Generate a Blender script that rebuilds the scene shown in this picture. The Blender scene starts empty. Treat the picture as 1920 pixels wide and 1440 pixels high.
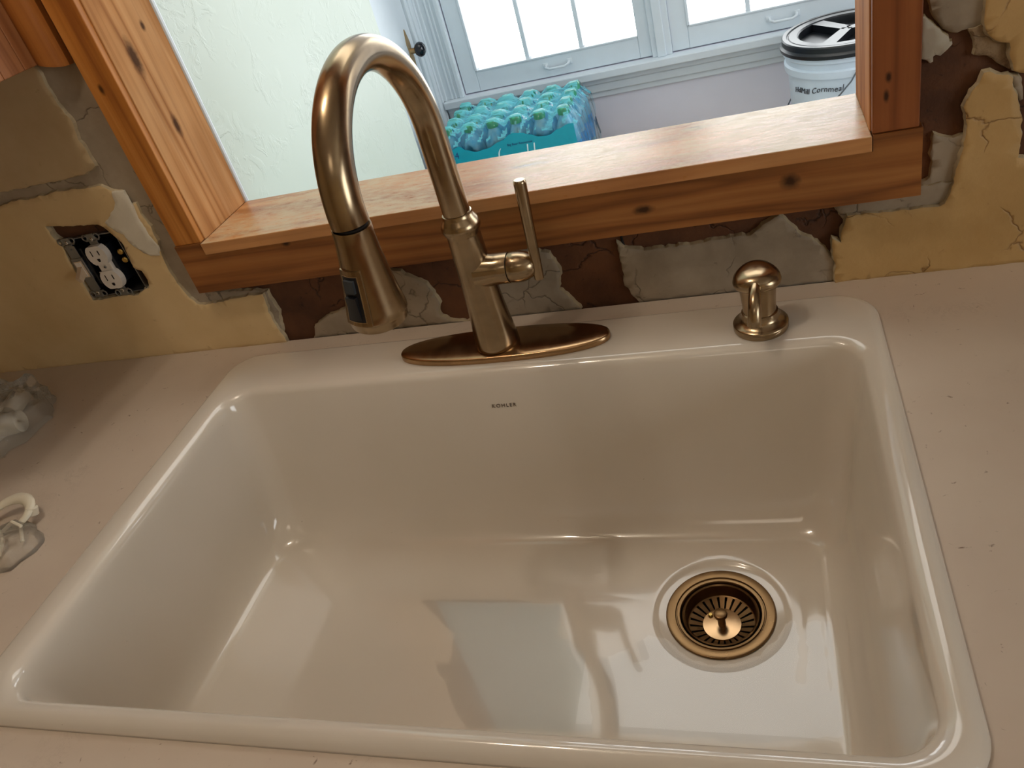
import bpy, bmesh, math, random
from mathutils import Vector, Matrix, noise
from mathutils.geometry import delaunay_2d_cdt
PI = math.pi
random.seed(7)
S = bpy.context.scene
COL = S.collection

# ------------------------------------------------------------------ camera, world, lights, exposure
cd = bpy.data.cameras.new('camera'); cam = bpy.data.objects.new('camera', cd); COL.objects.link(cam)
cam.location = (0.56056, -0.86504, 0.52152); cam.rotation_euler = (0.95504, 0.25418, 0.21691)
cd.sensor_width = 36; cd.lens = 36 * 1502.55 / 1920; cd.clip_start = 0.02
S.camera = cam
S.view_settings.view_transform = 'Standard'; S.view_settings.look = 'None'
S.view_settings.exposure = 0.0; S.view_settings.gamma = 1.0; S.view_settings.use_curve_mapping = False
S.cycles.max_bounces = 8; S.cycles.transparent_max_bounces = 16; S.cycles.use_denoising = True
S.cycles.caustics_reflective = False; S.cycles.caustics_refractive = False
S.cycles.sample_clamp_indirect = 6

w = bpy.data.worlds.new('sky'); S.world = w; w.use_nodes = True
w.node_tree.nodes['Background'].inputs[0].default_value = (0.95, 0.99, 1.0, 1)
w.node_tree.nodes['Background'].inputs[1].default_value = 5.6

def area(name, loc, rot, sx, sy, power, color, portal=False, spread=None):
    l = bpy.data.lights.new(name, 'AREA'); l.shape = 'RECTANGLE'; l.size = sx; l.size_y = sy
    l.energy = power; l.color = color
    o = bpy.data.objects.new(name, l); COL.objects.link(o); o.location = loc; o.rotation_euler = rot
    if portal: l.cycles.is_portal = True
    return o
def bulb(name, loc, power, color, r):
    l = bpy.data.lights.new(name, 'POINT'); l.energy = power; l.color = color; l.shadow_soft_size = r
    o = bpy.data.objects.new(name, l); COL.objects.link(o); o.location = loc
    return o
WARM = (1.0, 0.87, 0.72)
# ceiling fixture over the sink: two warm bulbs
bulb('ceiling_bulb', (-0.10, -0.46, 1.36), 4.5, WARM, 0.03)
bulb('ceiling_bulb', (0.02, -0.40, 1.36), 4.5, WARM, 0.03)
# added warm fill light, out of view further back in the room
area('kitchen_fill_light', (0.5, -2.0, 1.474), (0, 0, 0), 0.5, 0.5, 1.6, (1.0, 0.86, 0.70))
# daylight enters through the windows (portals over the real window openings)
area('porch_fill_light', (0.35, 0.80, 1.474), (0, 0, 0), 1.2, 0.6, 6, (1.0, 0.97, 0.92))  # added fill light, out of view; brightens the reflection on the sink floor
area('daylight', (0.05, 1.56, 0.42), (-PI/2, 0, 0), 0.62, 1.0, 0, (1, 1, 1), portal=True)
area('daylight', (0.62, 1.56, 0.42), (-PI/2, 0, 0), 0.55, 1.0, 0, (1, 1, 1), portal=True)
area('daylight', (1.72, 0.85, 0.42), (0, PI/2, 0), 1.0, 0.9, 0, (1, 1, 1), portal=True)
area('daylight', (3.1, -1.6, 0.45), (0, PI/2, 0), 1.1, 1.2, 0, (1, 1, 1), portal=True)

# ------------------------------------------------------------------ material helpers
def srgb(r, g, b):
    f = lambda c: (c/255/12.92) if c/255 <= 0.04045 else ((c/255+0.055)/1.055)**2.4
    return (f(r), f(g), f(b), 1)
def newmat(name):
    m = bpy.data.materials.new(name); m.use_nodes = True
    nt = m.node_tree; b = nt.nodes['Principled BSDF']
    return m, nt, b
def N(nt, typ, **kw):
    n = nt.nodes.new(typ)
    for k, v in kw.items():
        if k.startswith('i_'):
            key = k[2:].replace('_', ' ')
            n.inputs[key].default_value = v
        else: setattr(n, k, v)
    return n
def pos(nt, scale=(1, 1, 1), loc=(0, 0, 0), rot=(0, 0, 0), obj=False):
    if obj:
        g = N(nt, 'ShaderNodeTexCoord'); out = g.outputs['Object']
    else:
        g = N(nt, 'ShaderNodeNewGeometry'); out = g.outputs['Position']
    mp = N(nt, 'ShaderNodeMapping'); mp.inputs['Scale'].default_value = scale
    mp.inputs['Location'].default_value = loc; mp.inputs['Rotation'].default_value = rot
    nt.links.new(out, mp.inputs['Vector']); return mp.outputs[0]
def noise_tex(nt, vec, scale, detail=4, rough=0.55, dist=0.0):
    n = N(nt, 'ShaderNodeTexNoise'); n.inputs['Scale'].default_value = scale
    n.inputs['Detail'].default_value = detail; n.inputs['Roughness'].default_value = rough
    n.inputs['Distortion'].default_value = dist; nt.links.new(vec, n.inputs['Vector']); return n.outputs['Fac']
def ramp(nt, fac, stops):
    r = N(nt, 'ShaderNodeValToRGB'); e = r.color_ramp.elements
    e[0].position, e[0].color = stops[0][0], stops[0][1]
    e[1].position, e[1].color = stops[-1][0], stops[-1][1]
    for p, c in stops[1:-1]:
        x = e.new(p); x.color = c
    nt.links.new(fac, r.inputs[0]); return r.outputs[0]
def mix(nt, fac, a, b, mode='MIX'):
    m = N(nt, 'ShaderNodeMix', data_type='RGBA', blend_type=mode)
    def put(sock, v):
        if hasattr(v, 'is_output') or isinstance(v, bpy.types.NodeSocket): nt.links.new(v, sock)
        else: sock.default_value = v
    put(m.inputs['Factor'], fac); put(m.inputs['A'], a); put(m.inputs['B'], b)
    return m.outputs['Result']
def bump(nt, b, height, strength=0.3, dist=0.002, prev=None):
    n = N(nt, 'ShaderNodeBump'); n.inputs['Strength'].default_value = strength; n.inputs['Distance'].default_value = dist
    nt.links.new(height, n.inputs['Height'])
    if prev: nt.links.new(prev, n.inputs['Normal'])
    nt.links.new(n.outputs[0], b.inputs['Normal']); return n.outputs[0]
def math_(nt, op, a, b=None):
    n = N(nt, 'ShaderNodeMath', operation=op)
    for i, v in enumerate((a, b)):
        if v is None: continue
        if isinstance(v, (int, float)): n.inputs[i].default_value = v
        else: nt.links.new(v, n.inputs[i])
    return n.outputs[0]
def plain(name, col, rough=0.5, metal=0.0, var=0.06, scale=30, coat=0, bumpd=0.0):
    m, nt, b = newmat(name)
    f = noise_tex(nt, pos(nt), scale)
    lo = tuple(c*(1-var) for c in col[:3])+(1,); hi = tuple(min(1, c*(1+var)) for c in col[:3])+(1,)
    nt.links.new(ramp(nt, f, [(0.3, lo), (0.7, hi)]), b.inputs['Base Color'])
    b.inputs['Roughness'].default_value = rough; b.inputs['Metallic'].default_value = metal
    if coat: b.inputs['Coat Weight'].default_value = coat; b.inputs['Coat Roughness'].default_value = 0.05
    if bumpd: bump(nt, b, f, 0.5, bumpd)
    return m

def wood(name, axis, dark, mid, light, knots=(), rough=0.5, worn=None, seed=0.0, coat=0.03, spec=0.3):
    """pine: long stretched grain along axis, cathedral bands, knots as darker ellipses at given points"""
    m, nt, b = newmat(name)
    sc = {'x': (1.3, 16, 16), 'z': (16, 16, 1.3), 'y': (16, 1.3, 16)}[axis]
    v = pos(nt, sc, loc=(seed, seed*1.7, seed*0.6))
    warpn = noise_tex(nt, v, 0.9, 3, 0.5, 0.6)
    fine = noise_tex(nt, pos(nt, tuple(s*9 if s > 2 else s*2.2 for s in sc)), 1.0, 5, 0.65)
    band = math_(nt, 'FRACT', math_(nt, 'MULTIPLY', warpn, 7.0))
    band = math_(nt, 'PINGPONG', math_(nt, 'MULTIPLY', warpn, 9.0), 1.0)
    c = ramp(nt, band, [(0.0, light), (0.55, mid), (1.0, dark)])
    c = mix(nt, math_(nt, 'MULTIPLY', fine, 0.55), c, mid)
    c2 = ramp(nt, fine, [(0.30, (0.72, 0.66, 0.62, 1)), (0.55, (1, 1, 1, 1))])
    c = mix(nt, 0.75, c, c2, 'MULTIPLY')
    blotch = noise_tex(nt, pos(nt, (1, 1, 1)), 9, 3)
    c = mix(nt, 0.5, c, ramp(nt, blotch, [(0.35, (0.86, 0.82, 0.78, 1)), (0.65, (1.15, 1.12, 1.08, 1))]), 'MULTIPLY')
    for (kx, ky, kz, rx, ry, rz) in knots:
        g = N(nt, 'ShaderNodeNewGeometry')
        mp = N(nt, 'ShaderNodeMapping'); mp.vector_type = 'POINT'
        mp.inputs['Scale'].default_value = (1/rx, 1/ry, 1/rz)
        mp.inputs['Location'].default_value = (-kx/rx, -ky/ry, -kz/rz)
        nt.links.new(g.outputs['Position'], mp.inputs[0])
        l = N(nt, 'ShaderNodeVectorMath', operation='LENGTH'); nt.links.new(mp.outputs[0], l.inputs[0])
        nn = noise_tex(nt, pos(nt), 160, 3)
        d = math_(nt, 'ADD', l.outputs['Value'], math_(nt, 'MULTIPLY', math_(nt, 'SUBTRACT', nn, 0.5), 0.7))
        f = ramp(nt, math_(nt, 'MULTIPLY', d, 0.5), [(0.30, (0.95, 0.95, 0.95, 1)), (0.55, (0.5, 0.5, 0.5, 1)), (0.85, (0, 0, 0, 1))])
        ff = N(nt, 'ShaderNodeSeparateColor'); nt.links.new(f, ff.inputs[0])
        c = mix(nt, ff.outputs[0], c, tuple(x*0.22 for x in dark[:3])+(1,))
    if worn:
        wn = noise_tex(nt, pos(nt, (0.55, 1.8, 1)), 75, 7, 0.75)
        wide = noise_tex(nt, pos(nt), 6, 2)
        wf = ramp(nt, math_(nt, 'ADD', math_(nt, 'MULTIPLY', wn, 0.7), math_(nt, 'MULTIPLY', wide, 0.4)), [(0.47, (0, 0, 0, 1)), (0.62, (0.8, 0.8, 0.8, 1))])
        sp = N(nt, 'ShaderNodeSeparateColor'); nt.links.new(wf, sp.inputs[0])
        gn = N(nt, 'ShaderNodeNewGeometry'); sx = N(nt, 'ShaderNodeSeparateXYZ'); nt.links.new(gn.outputs['True Normal'], sx.inputs[0])
        top = math_(nt, 'GREATER_THAN', sx.outputs[2], 0.8)
        c = mix(nt, math_(nt, 'MULTIPLY', sp.outputs[0], top), c, worn)
        nt.links.new(ramp(nt, wn, [(0.35, (0.25,)*3+(1,)), (0.65, (0.55,)*3+(1,))]), b.inputs['Roughness'])
        bump(nt, b, wn, 0.5, 0.0006)
    else:
        b.inputs['Roughness'].default_value = rough
        bump(nt, b, fine, 0.25, 0.0003)
    nt.links.new(c, b.inputs['Base Color'])
    b.inputs['Coat Weight'].default_value = coat; b.inputs['Coat Roughness'].default_value = 0.25
    b.inputs['Specular IOR Level'].default_value = spec
    return m

PD, PM, PL = srgb(150, 84, 34), srgb(196, 126, 62), srgb(222, 160, 92)
M = {}
M['casing_z_left'] = wood('pine casing left', 'z', srgb(142, 84, 34), srgb(182, 118, 52), srgb(200, 138, 70), [(-0.182, -0.018, 0.387, 0.0026, 0.006, 0.005), (-0.17, -0.018, 0.165, 0.002, 0.006, 0.003)], seed=2.3)
M['casing_z_right'] = wood('pine casing right', 'z', srgb(104, 56, 28), srgb(138, 80, 42), srgb(156, 96, 54), [(0.681, -0.018, 0.232, 0.0022, 0.006, 0.004), (0.679, -0.018, 0.214, 0.002, 0.006, 0.005)], seed=5.1)
M['casing_x'] = wood('pine casing bottom', 'x', srgb(108, 64, 30), srgb(146, 94, 48), srgb(166, 114, 64), [(0.586, -0.018, 0.141, 0.0075, 0.006, 0.0065), (-0.032, -0.018, 0.159, 0.0045, 0.006, 0.0035), (0.428, -0.018, 0.133, 0.009, 0.006, 0.004)], seed=8.4)
M['jamb_left'] = wood('pine jamb left', 'z', srgb(140, 90, 50), srgb(178, 128, 80), srgb(196, 150, 102), [(-0.155, 0.030, 0.405, 0.02, 0.0065, 0.017), (-0.155, 0.072, 0.432, 0.02, 0.003, 0.005), (-0.155, 0.045, 0.315, 0.02, 0.0045, 0.011)], seed=3.7, coat=0, spec=0.08, rough=0.7)
M['jamb_right'] = wood('pine jamb right', 'z', srgb(150, 94, 52), srgb(184, 126, 78), srgb(202, 148, 98), seed=1.2, coat=0, spec=0.1, rough=0.7)
M['sill'] = wood('worn pine sill', 'x', srgb(148, 94, 50), srgb(184, 128, 78), srgb(202, 150, 98), [(0.285, 0.062, 0.177, 0.02, 0.006, 0.02), (0.487, 0.088, 0.177, 0.011, 0.005, 0.02), (0.30, 0.085, 0.177, 0.006, 0.003, 0.02)], worn=srgb(198, 184, 152), seed=6.0, coat=0.35)
M['cabinet'] = wood('cabinet side wood', 'z', srgb(124, 76, 44), srgb(158, 104, 64), srgb(174, 120, 80), seed=9.3)
M['moulding'] = wood('cabinet moulding wood', 'z', srgb(120, 66, 26), srgb(160, 98, 42), srgb(176, 114, 56), seed=4.4)
M['cab_base'] = plain('painted cabinet', srgb(190, 176, 152), 0.5)

def porcelain():
    m, nt, b = newmat('white porcelain')
    f = noise_tex(nt, pos(nt), 5, 2)
    c = ramp(nt, f, [(0.3, srgb(213, 204, 190)), (0.7, srgb(219, 210, 198))])
    sp = noise_tex(nt, pos(nt), 260, 2, 0.5)
    s = ramp(nt, sp, [(0.80, (0, 0, 0, 1)), (0.82, (1, 1, 1, 1))])
    sc = N(nt, 'ShaderNodeSeparateColor'); nt.links.new(s, sc.inputs[0])
    c = mix(nt, sc.outputs[0], c, srgb(120, 100, 80))
    nt.links.new(c, b.inputs['Base Color'])
    b.inputs['Roughness'].default_value = 0.10; b.inputs['IOR'].default_value = 1.52
    b.inputs['Coat Weight'].default_value = 0.4; b.inputs['Coat Roughness'].default_value = 0.03
    bump(nt, b, noise_tex(nt, pos(nt), 22, 2), 0.08, 0.001)
    return m
M['porcelain'] = porcelain()

def counter():
    m, nt, b = newmat('pale laminate counter')
    f = noise_tex(nt, pos(nt), 7, 4)
    c = ramp(nt, f, [(0.3, srgb(200, 184, 168)), (0.7, srgb(208, 194, 178))])
    sp = noise_tex(nt, pos(nt), 95, 6, 0.62, 0.8)
    s = ramp(nt, sp, [(0.66, (0, 0, 0, 1)), (0.72, (0.8, 0.8, 0.8, 1))])
    sc = N(nt, 'ShaderNodeSeparateColor'); nt.links.new(s, sc.inputs[0])
    c = mix(nt, sc.outputs[0], c, srgb(110, 84, 66))
    sc2 = noise_tex(nt, pos(nt, (1, 1, 1)), 16, 6, 0.7, 2.2)
    s2 = ramp(nt, sc2, [(0.48, (0, 0, 0, 1)), (0.50, (0.22, 0.22, 0.22, 1)), (0.52, (0, 0, 0, 1))])
    gate = ramp(nt, noise_tex(nt, pos(nt), 9, 2), [(0.55, (0, 0, 0, 1)), (0.7, (1, 1, 1, 1))])
    s3 = mix(nt, 1.0, s2, gate, 'MULTIPLY')
    sc3 = N(nt, 'ShaderNodeSeparateColor'); nt.links.new(s3, sc3.inputs[0])
    c = mix(nt, sc3.outputs[0], c, srgb(120, 96, 80))
    nt.links.new(c, b.inputs['Base Color']); b.inputs['Roughness'].default_value = 0.42
    return m
M['counter'] = counter()

def metal(name, col, rough, brushed=True, ax=(1, 1, 60)):
    m, nt, b = newmat(name)
    f = noise_tex(nt, pos(nt, ax), 25, 3)
    lo = tuple(c*0.9 for c in col[:3])+(1,); hi = tuple(min(1, c*1.1) for c in col[:3])+(1,)
    nt.links.new(ramp(nt, f, [(0.3, lo), (0.7, hi)]), b.inputs['Base Color'])
    b.inputs['Metallic'].default_value = 1
    nt.links.new(ramp(nt, f, [(0.3, (rough*0.85,)*3+(1,)), (0.7, (rough*1.2,)*3+(1,))]), b.inputs['Roughness'])
    if brushed: b.inputs['Anisotropic'].default_value = 0.5
    return m
BR = srgb(164, 144, 116)
M['bronze'] = metal('brushed champagne bronze', BR, 0.21, True, (1, 1, 2))
M['bronze_plate'] = metal('brushed bronze plate', srgb(176, 144, 108), 0.2, True, (3, 1, 1))
M['bronze_drain'] = metal('dark bronze drain', srgb(122, 96, 66), 0.3, False, (1, 1, 1))
M['bronze_light'] = metal('bronze bezel', srgb(214, 198, 170), 0.2, False, (1, 1, 1))
M['zinc'] = metal('zinc strap', srgb(150, 154, 158), 0.38, False, (1, 1, 1))
M['screw'] = metal('bright screw', srgb(225, 225, 225), 0.15, False, (1, 1, 1))
M['brass'] = metal('brass screw', srgb(190, 160, 90), 0.3, False, (1, 1, 1))
M['black'] = plain('black plastic', srgb(16, 20, 26), 0.35, var=0.2)
M['blackrub'] = plain('dark rubber button', srgb(50, 56, 62), 0.5, var=0.15)
M['dark'] = plain('dark cavity', srgb(14, 11, 9), 0.8, var=0.3)
M['ivory'] = plain('white device plastic', srgb(226, 220, 212), 0.35)
M['toggle'] = plain('almond toggle', srgb(214, 190, 160), 0.35)
M['white_paint'] = plain('white trim paint', srgb(214, 224, 232), 0.35, var=0.03, scale=12)
M['lav_paint'] = plain('pale lavender wall', srgb(222, 224, 238), 0.6, var=0.03, scale=5)
M['blackcer'] = plain('black ceramic', srgb(14, 16, 24), 0.06, var=0.2)
M['kitchen_wall'] = plain('kitchen wall paint', srgb(222, 200, 158), 0.7)
M['ceiling'] = plain('ceiling paint', srgb(232, 226, 212), 0.8)
M['white_wall'] = plain('white wall paint', srgb(236, 238, 238), 0.7, var=0.02)
M['porch_floor'] = plain('pale vinyl floor', srgb(206, 208, 206), 0.6)
M['floor'] = wood('floor boards', 'x', srgb(120, 76, 40), srgb(156, 106, 60), srgb(180, 130, 80))
M['bucket'] = plain('white bucket plastic', srgb(214, 228, 242), 0.4, var=0.02)
M['bench'] = wood('bench wood', 'x', srgb(150, 110, 70), srgb(186, 146, 100), srgb(204, 168, 122))
M['carton'] = plain('brown carton', srgb(176, 138, 92), 0.8)
M['ink'] = plain('dark marker ink', srgb(64, 68, 78), 0.6)
M['ink_brown'] = plain('brown print', srgb(96, 80, 66), 0.5)
M['wire'] = plain('bail wire', srgb(110, 118, 126), 0.35, metal=0.8)

def mint():
    m, nt, b = newmat('mint textured wall')
    v = pos(nt)
    f = noise_tex(nt, v, 4, 2)
    nt.links.new(ramp(nt, f, [(0.3, srgb(198, 210, 198)), (0.7, srgb(205, 216, 206))]), b.inputs['Base Color'])
    b.inputs['Roughness'].default_value = 0.5
    st = noise_tex(nt, pos(nt, (1, 1, 1), rot=(0.6, 0, 0)), 26, 6, 0.62, 0.9)
    h = ramp(nt, st, [(0.50, (0, 0, 0, 1)), (0.56, (0.7, 0.7, 0.7, 1)), (0.60, (1, 1, 1, 1))])
    gate = ramp(nt, noise_tex(nt, v, 11, 2), [(0.42, (0, 0, 0, 1)), (0.62, (1, 1, 1, 1))])
    hh = mix(nt, 1.0, h, gate, 'MULTIPLY')
    bump(nt, b, hh, 0.55, 0.0012)
    return m
M['mint'] = mint()

def plaster(name, a, c_, stain, grime=0.4, rough=0.75, crack=True, bd=0.0012, sc=1.0):
    m, nt, b = newmat(name)
    v = pos(nt)
    f = noise_tex(nt, v, 9*sc, 6, 0.6)
    c = ramp(nt, f, [(0.32, a), (0.68, c_)])
    s = noise_tex(nt, v, 55*sc, 7, 0.7, 0.7)
    sf = ramp(nt, s, [(0.63, (0, 0, 0, 1)), (0.72, (grime,)*3+(1,))])
    sp = N(nt, 'ShaderNodeSeparateColor'); nt.links.new(sf, sp.inputs[0])
    c = mix(nt, sp.outputs[0], c, stain)
    h = noise_tex(nt, v, 120*sc, 5, 0.65)
    hb = math_(nt, 'ADD', math_(nt, 'MULTIPLY', h, 0.4), math_(nt, 'MULTIPLY', f, 0.8))
    if crack:
        wv = N(nt, 'ShaderNodeMixRGB') if False else None
        dn = N(nt, 'ShaderNodeTexNoise'); dn.inputs['Scale'].default_value = 22; dn.inputs['Detail'].default_value = 4
        nt.links.new(v, dn.inputs['Vector'])
        va = N(nt, 'ShaderNodeVectorMath', operation='SCALE'); va.inputs['Scale'].default_value = 0.06
        nt.links.new(dn.outputs['Color'], va.inputs[0])
        vb = N(nt, 'ShaderNodeVectorMath', operation='ADD'); nt.links.new(v, vb.inputs[0]); nt.links.new(va.outputs[0], vb.inputs[1])
        vo = N(nt, 'ShaderNodeTexVoronoi', feature='DISTANCE_TO_EDGE'); vo.inputs['Scale'].default_value = 11*sc
        nt.links.new(vb.outputs[0], vo.inputs['Vector'])
        cr = ramp(nt, vo.outputs['Distance'], [(0.0, (1, 1, 1, 1)), (0.012, (0.2, 0.2, 0.2, 1)), (0.022, (0, 0, 0, 1))])
        gate = ramp(nt, noise_tex(nt, v, 10, 2), [(0.42, (0, 0, 0, 1)), (0.50, (1, 1, 1, 1))])
        crg = mix(nt, 1.0, cr, gate, 'MULTIPLY')
        sp2 = N(nt, 'ShaderNodeSeparateColor'); nt.links.new(crg, sp2.inputs[0])
        c = mix(nt, math_(nt, 'MULTIPLY', sp2.outputs[0], 0.6), c, stain)
        hb = math_(nt, 'SUBTRACT', hb, math_(nt, 'MULTIPLY', sp2.outputs[0], 0.9))
    nt.links.new(c, b.inputs['Base Color']); b.inputs['Roughness'].default_value = rough
    bump(nt, b, hb, 0.6, bd)
    return m
M['cream'] = plaster('cream painted plaster', srgb(206, 178, 130), srgb(218, 192, 146), srgb(140, 104, 62), grime=0.25, crack=False, bd=0.0006, rough=0.5)
M['cream_right'] = plaster('crackled cream plaster', srgb(178, 144, 90), srgb(196, 162, 108), srgb(120, 80, 42), grime=0.45, crack=True, bd=0.0022, rough=0.6)
M['tan'] = plaster('tan painted plaster', srgb(180, 156, 118), srgb(196, 174, 138), srgb(120, 96, 66), grime=0.25, crack=False, bd=0.0006, rough=0.5)
M['grey'] = plaster('grey scratch plaster', srgb(134, 120, 102), srgb(172, 158, 138), srgb(74, 58, 44), grime=0.6, crack=True, bd=0.0015)
M['grey_light'] = plaster('pale grey plaster', srgb(172, 164, 148), srgb(200, 192, 176), srgb(110, 96, 78), grime=0.5, crack=False)
M['clay'] = plaster('brown clay brick face', srgb(70, 42, 24), srgb(112, 70, 40), srgb(30, 19, 12), grime=0.85, crack=True, bd=0.004, rough=0.8)
M['rubble'] = plaster('crumbling plaster rubble', srgb(112, 86, 60), srgb(168, 144, 110), srgb(44, 30, 20), grime=0.9, crack=True, bd=0.012, sc=2.2)
M['broken'] = plaster('broken plaster edge', srgb(150, 132, 104), srgb(206, 190, 156), srgb(60, 44, 30), grime=0.8, crack=False, bd=0.003, sc=2)
M['spackle'] = plaster('white spackle', srgb(204, 196, 178), srgb(222, 214, 196), srgb(170, 150, 116), grime=0.4, crack=False, rough=0.6)

def glass(name, tint=(1, 1, 1, 1), rough=0.0, ior=1.45, alpha_t=0.92):
    """thin clear sheet: mostly transparent, mirror-like by Fresnel"""
    m = bpy.data.materials.new(name); m.use_nodes = True; nt = m.node_tree; nt.nodes.clear()
    out = N(nt, 'ShaderNodeOutputMaterial'); mx = N(nt, 'ShaderNodeMixShader')
    tr = N(nt, 'ShaderNodeBsdfTransparent'); tr.inputs[0].default_value = tint
    gl = N(nt, 'ShaderNodeBsdfGlossy'); gl.inputs['Roughness'].default_value = rough
    fr = N(nt, 'ShaderNodeFresnel'); fr.inputs['IOR'].default_value = ior
    nt.links.new(fr.outputs[0], mx.inputs[0]); nt.links.new(tr.outputs[0], mx.inputs[1]); nt.links.new(gl.outputs[0], mx.inputs[2])
    nt.links.new(mx.outputs[0], out.inputs[0]); return m, nt, mx, tr, gl
M['pane'] = glass('window glass')[0]
M['water'] = glass('water film', (1, 1, 1, 1), 0.0, 1.36)[0]
def film_mat():
    m, nt, mx, tr, gl = glass('clear shrink wrap', (0.86, 0.97, 1.0, 1), 0.12, 1.5)
    b = N(nt, 'ShaderNodeBump'); b.inputs['Strength'].default_value = 1.0; b.inputs['Distance'].default_value = 0.004
    nt.links.new(noise_tex(nt, pos(nt, (1, 0.6, 1), rot=(0, 0, 0.7)), 60, 4, 0.6, 1.5), b.inputs['Height'])
    nt.links.new(b.outputs[0], gl.inputs['Normal'])
    # part of the film is milky, as crinkled film is
    df = N(nt, 'ShaderNodeBsdfTranslucent'); df.inputs[0].default_value = (0.20, 0.85, 1.0, 1)
    d2 = N(nt, 'ShaderNodeBsdfDiffuse'); d2.inputs[0].default_value = (0.30, 0.88, 0.98, 1)
    add = N(nt, 'ShaderNodeMixShader'); add.inputs[0].default_value = 0.5
    nt.links.new(df.outputs[0], add.inputs[1]); nt.links.new(d2.outputs[0], add.inputs[2])
    m2 = N(nt, 'ShaderNodeMixShader')
    f = ramp(nt, noise_tex(nt, pos(nt, (0.22, 1.5, 1), rot=(0, 0, 0.75)), 60, 4, 0.6, 0.6), [(0.40, (0.38,)*3+(1,)), (0.54, (0.92,)*3+(1,))])
    s = N(nt, 'ShaderNodeSeparateColor'); nt.links.new(f, s.inputs[0]); nt.links.new(s.outputs[0], m2.inputs[0])
    nt.links.new(mx.outputs[0], m2.inputs[1]); nt.links.new(add.outputs[0], m2.inputs[2])
    out = [n for n in nt.nodes if n.type == 'OUTPUT_MATERIAL'][0]
    nt.links.new(m2.outputs[0], out.inputs[0]); return m
M['film'] = film_mat()
M['film_side'] = glass('clear side wrap', (0.88, 0.98, 1.0, 1), 0.08, 1.5)[0]
def bag_mat():
    m, nt, mx, tr, gl = glass('clear bag plastic', (1.0, 0.99, 0.97, 1), 0.06, 1.6)
    b = N(nt, 'ShaderNodeBump'); b.inputs['Strength'].default_value = 1.0; b.inputs['Distance'].default_value = 0.004
    nt.links.new(noise_tex(nt, pos(nt), 90, 4, 0.6, 1.0), b.inputs['Height']); nt.links.new(b.outputs[0], gl.inputs['Normal'])
    d2 = N(nt, 'ShaderNodeBsdfDiffuse'); d2.inputs[0].default_value = srgb(236, 228, 210)
    m2 = N(nt, 'ShaderNodeMixShader'); m2.inputs[0].default_value = 0.2
    nt.links.new(mx.outputs[0], m2.inputs[1]); nt.links.new(d2.outputs[0], m2.inputs[2])
    out = [n for n in nt.nodes if n.type == 'OUTPUT_MATERIAL'][0]
    nt.links.new(m2.outputs[0], out.inputs[0]); return m
M['bag'] = bag_mat()
def bottle_mat():
    m, nt, b = newmat('water filled bottle')
    f = noise_tex(nt, pos(nt), 30, 3)
    nt.links.new(ramp(nt, f, [(0.3, srgb(110, 204, 250)), (0.7, srgb(190, 236, 255))]), b.inputs['Base Color'])
    b.inputs['Roughness'].default_value = 0.08; b.inputs['Transmission Weight'].default_value = 0.2; b.inputs['IOR'].default_value = 1.33
    return m
M['bottle'] = bottle_mat()
M['bluelabel'] = plain('blue bottle label', srgb(60, 160, 226), 0.3, var=0.25, scale=50)
M['teal'] = plain('teal printed film', srgb(0, 156, 178), 0.3, var=0.05)
M['greencap'] = plain('green cap', srgb(70, 176, 128), 0.4)
M['navy'] = plain('navy print', srgb(20, 70, 120), 0.4)
M['whiteprint'] = plain('white print', srgb(220, 240, 245), 0.4)
M['knobmetal'] = metal('old brass latch', srgb(180, 150, 110), 0.4, False, (1, 1, 1))
M['pvc'] = plain('white plastic fitting', srgb(228, 220, 200), 0.35)

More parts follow.
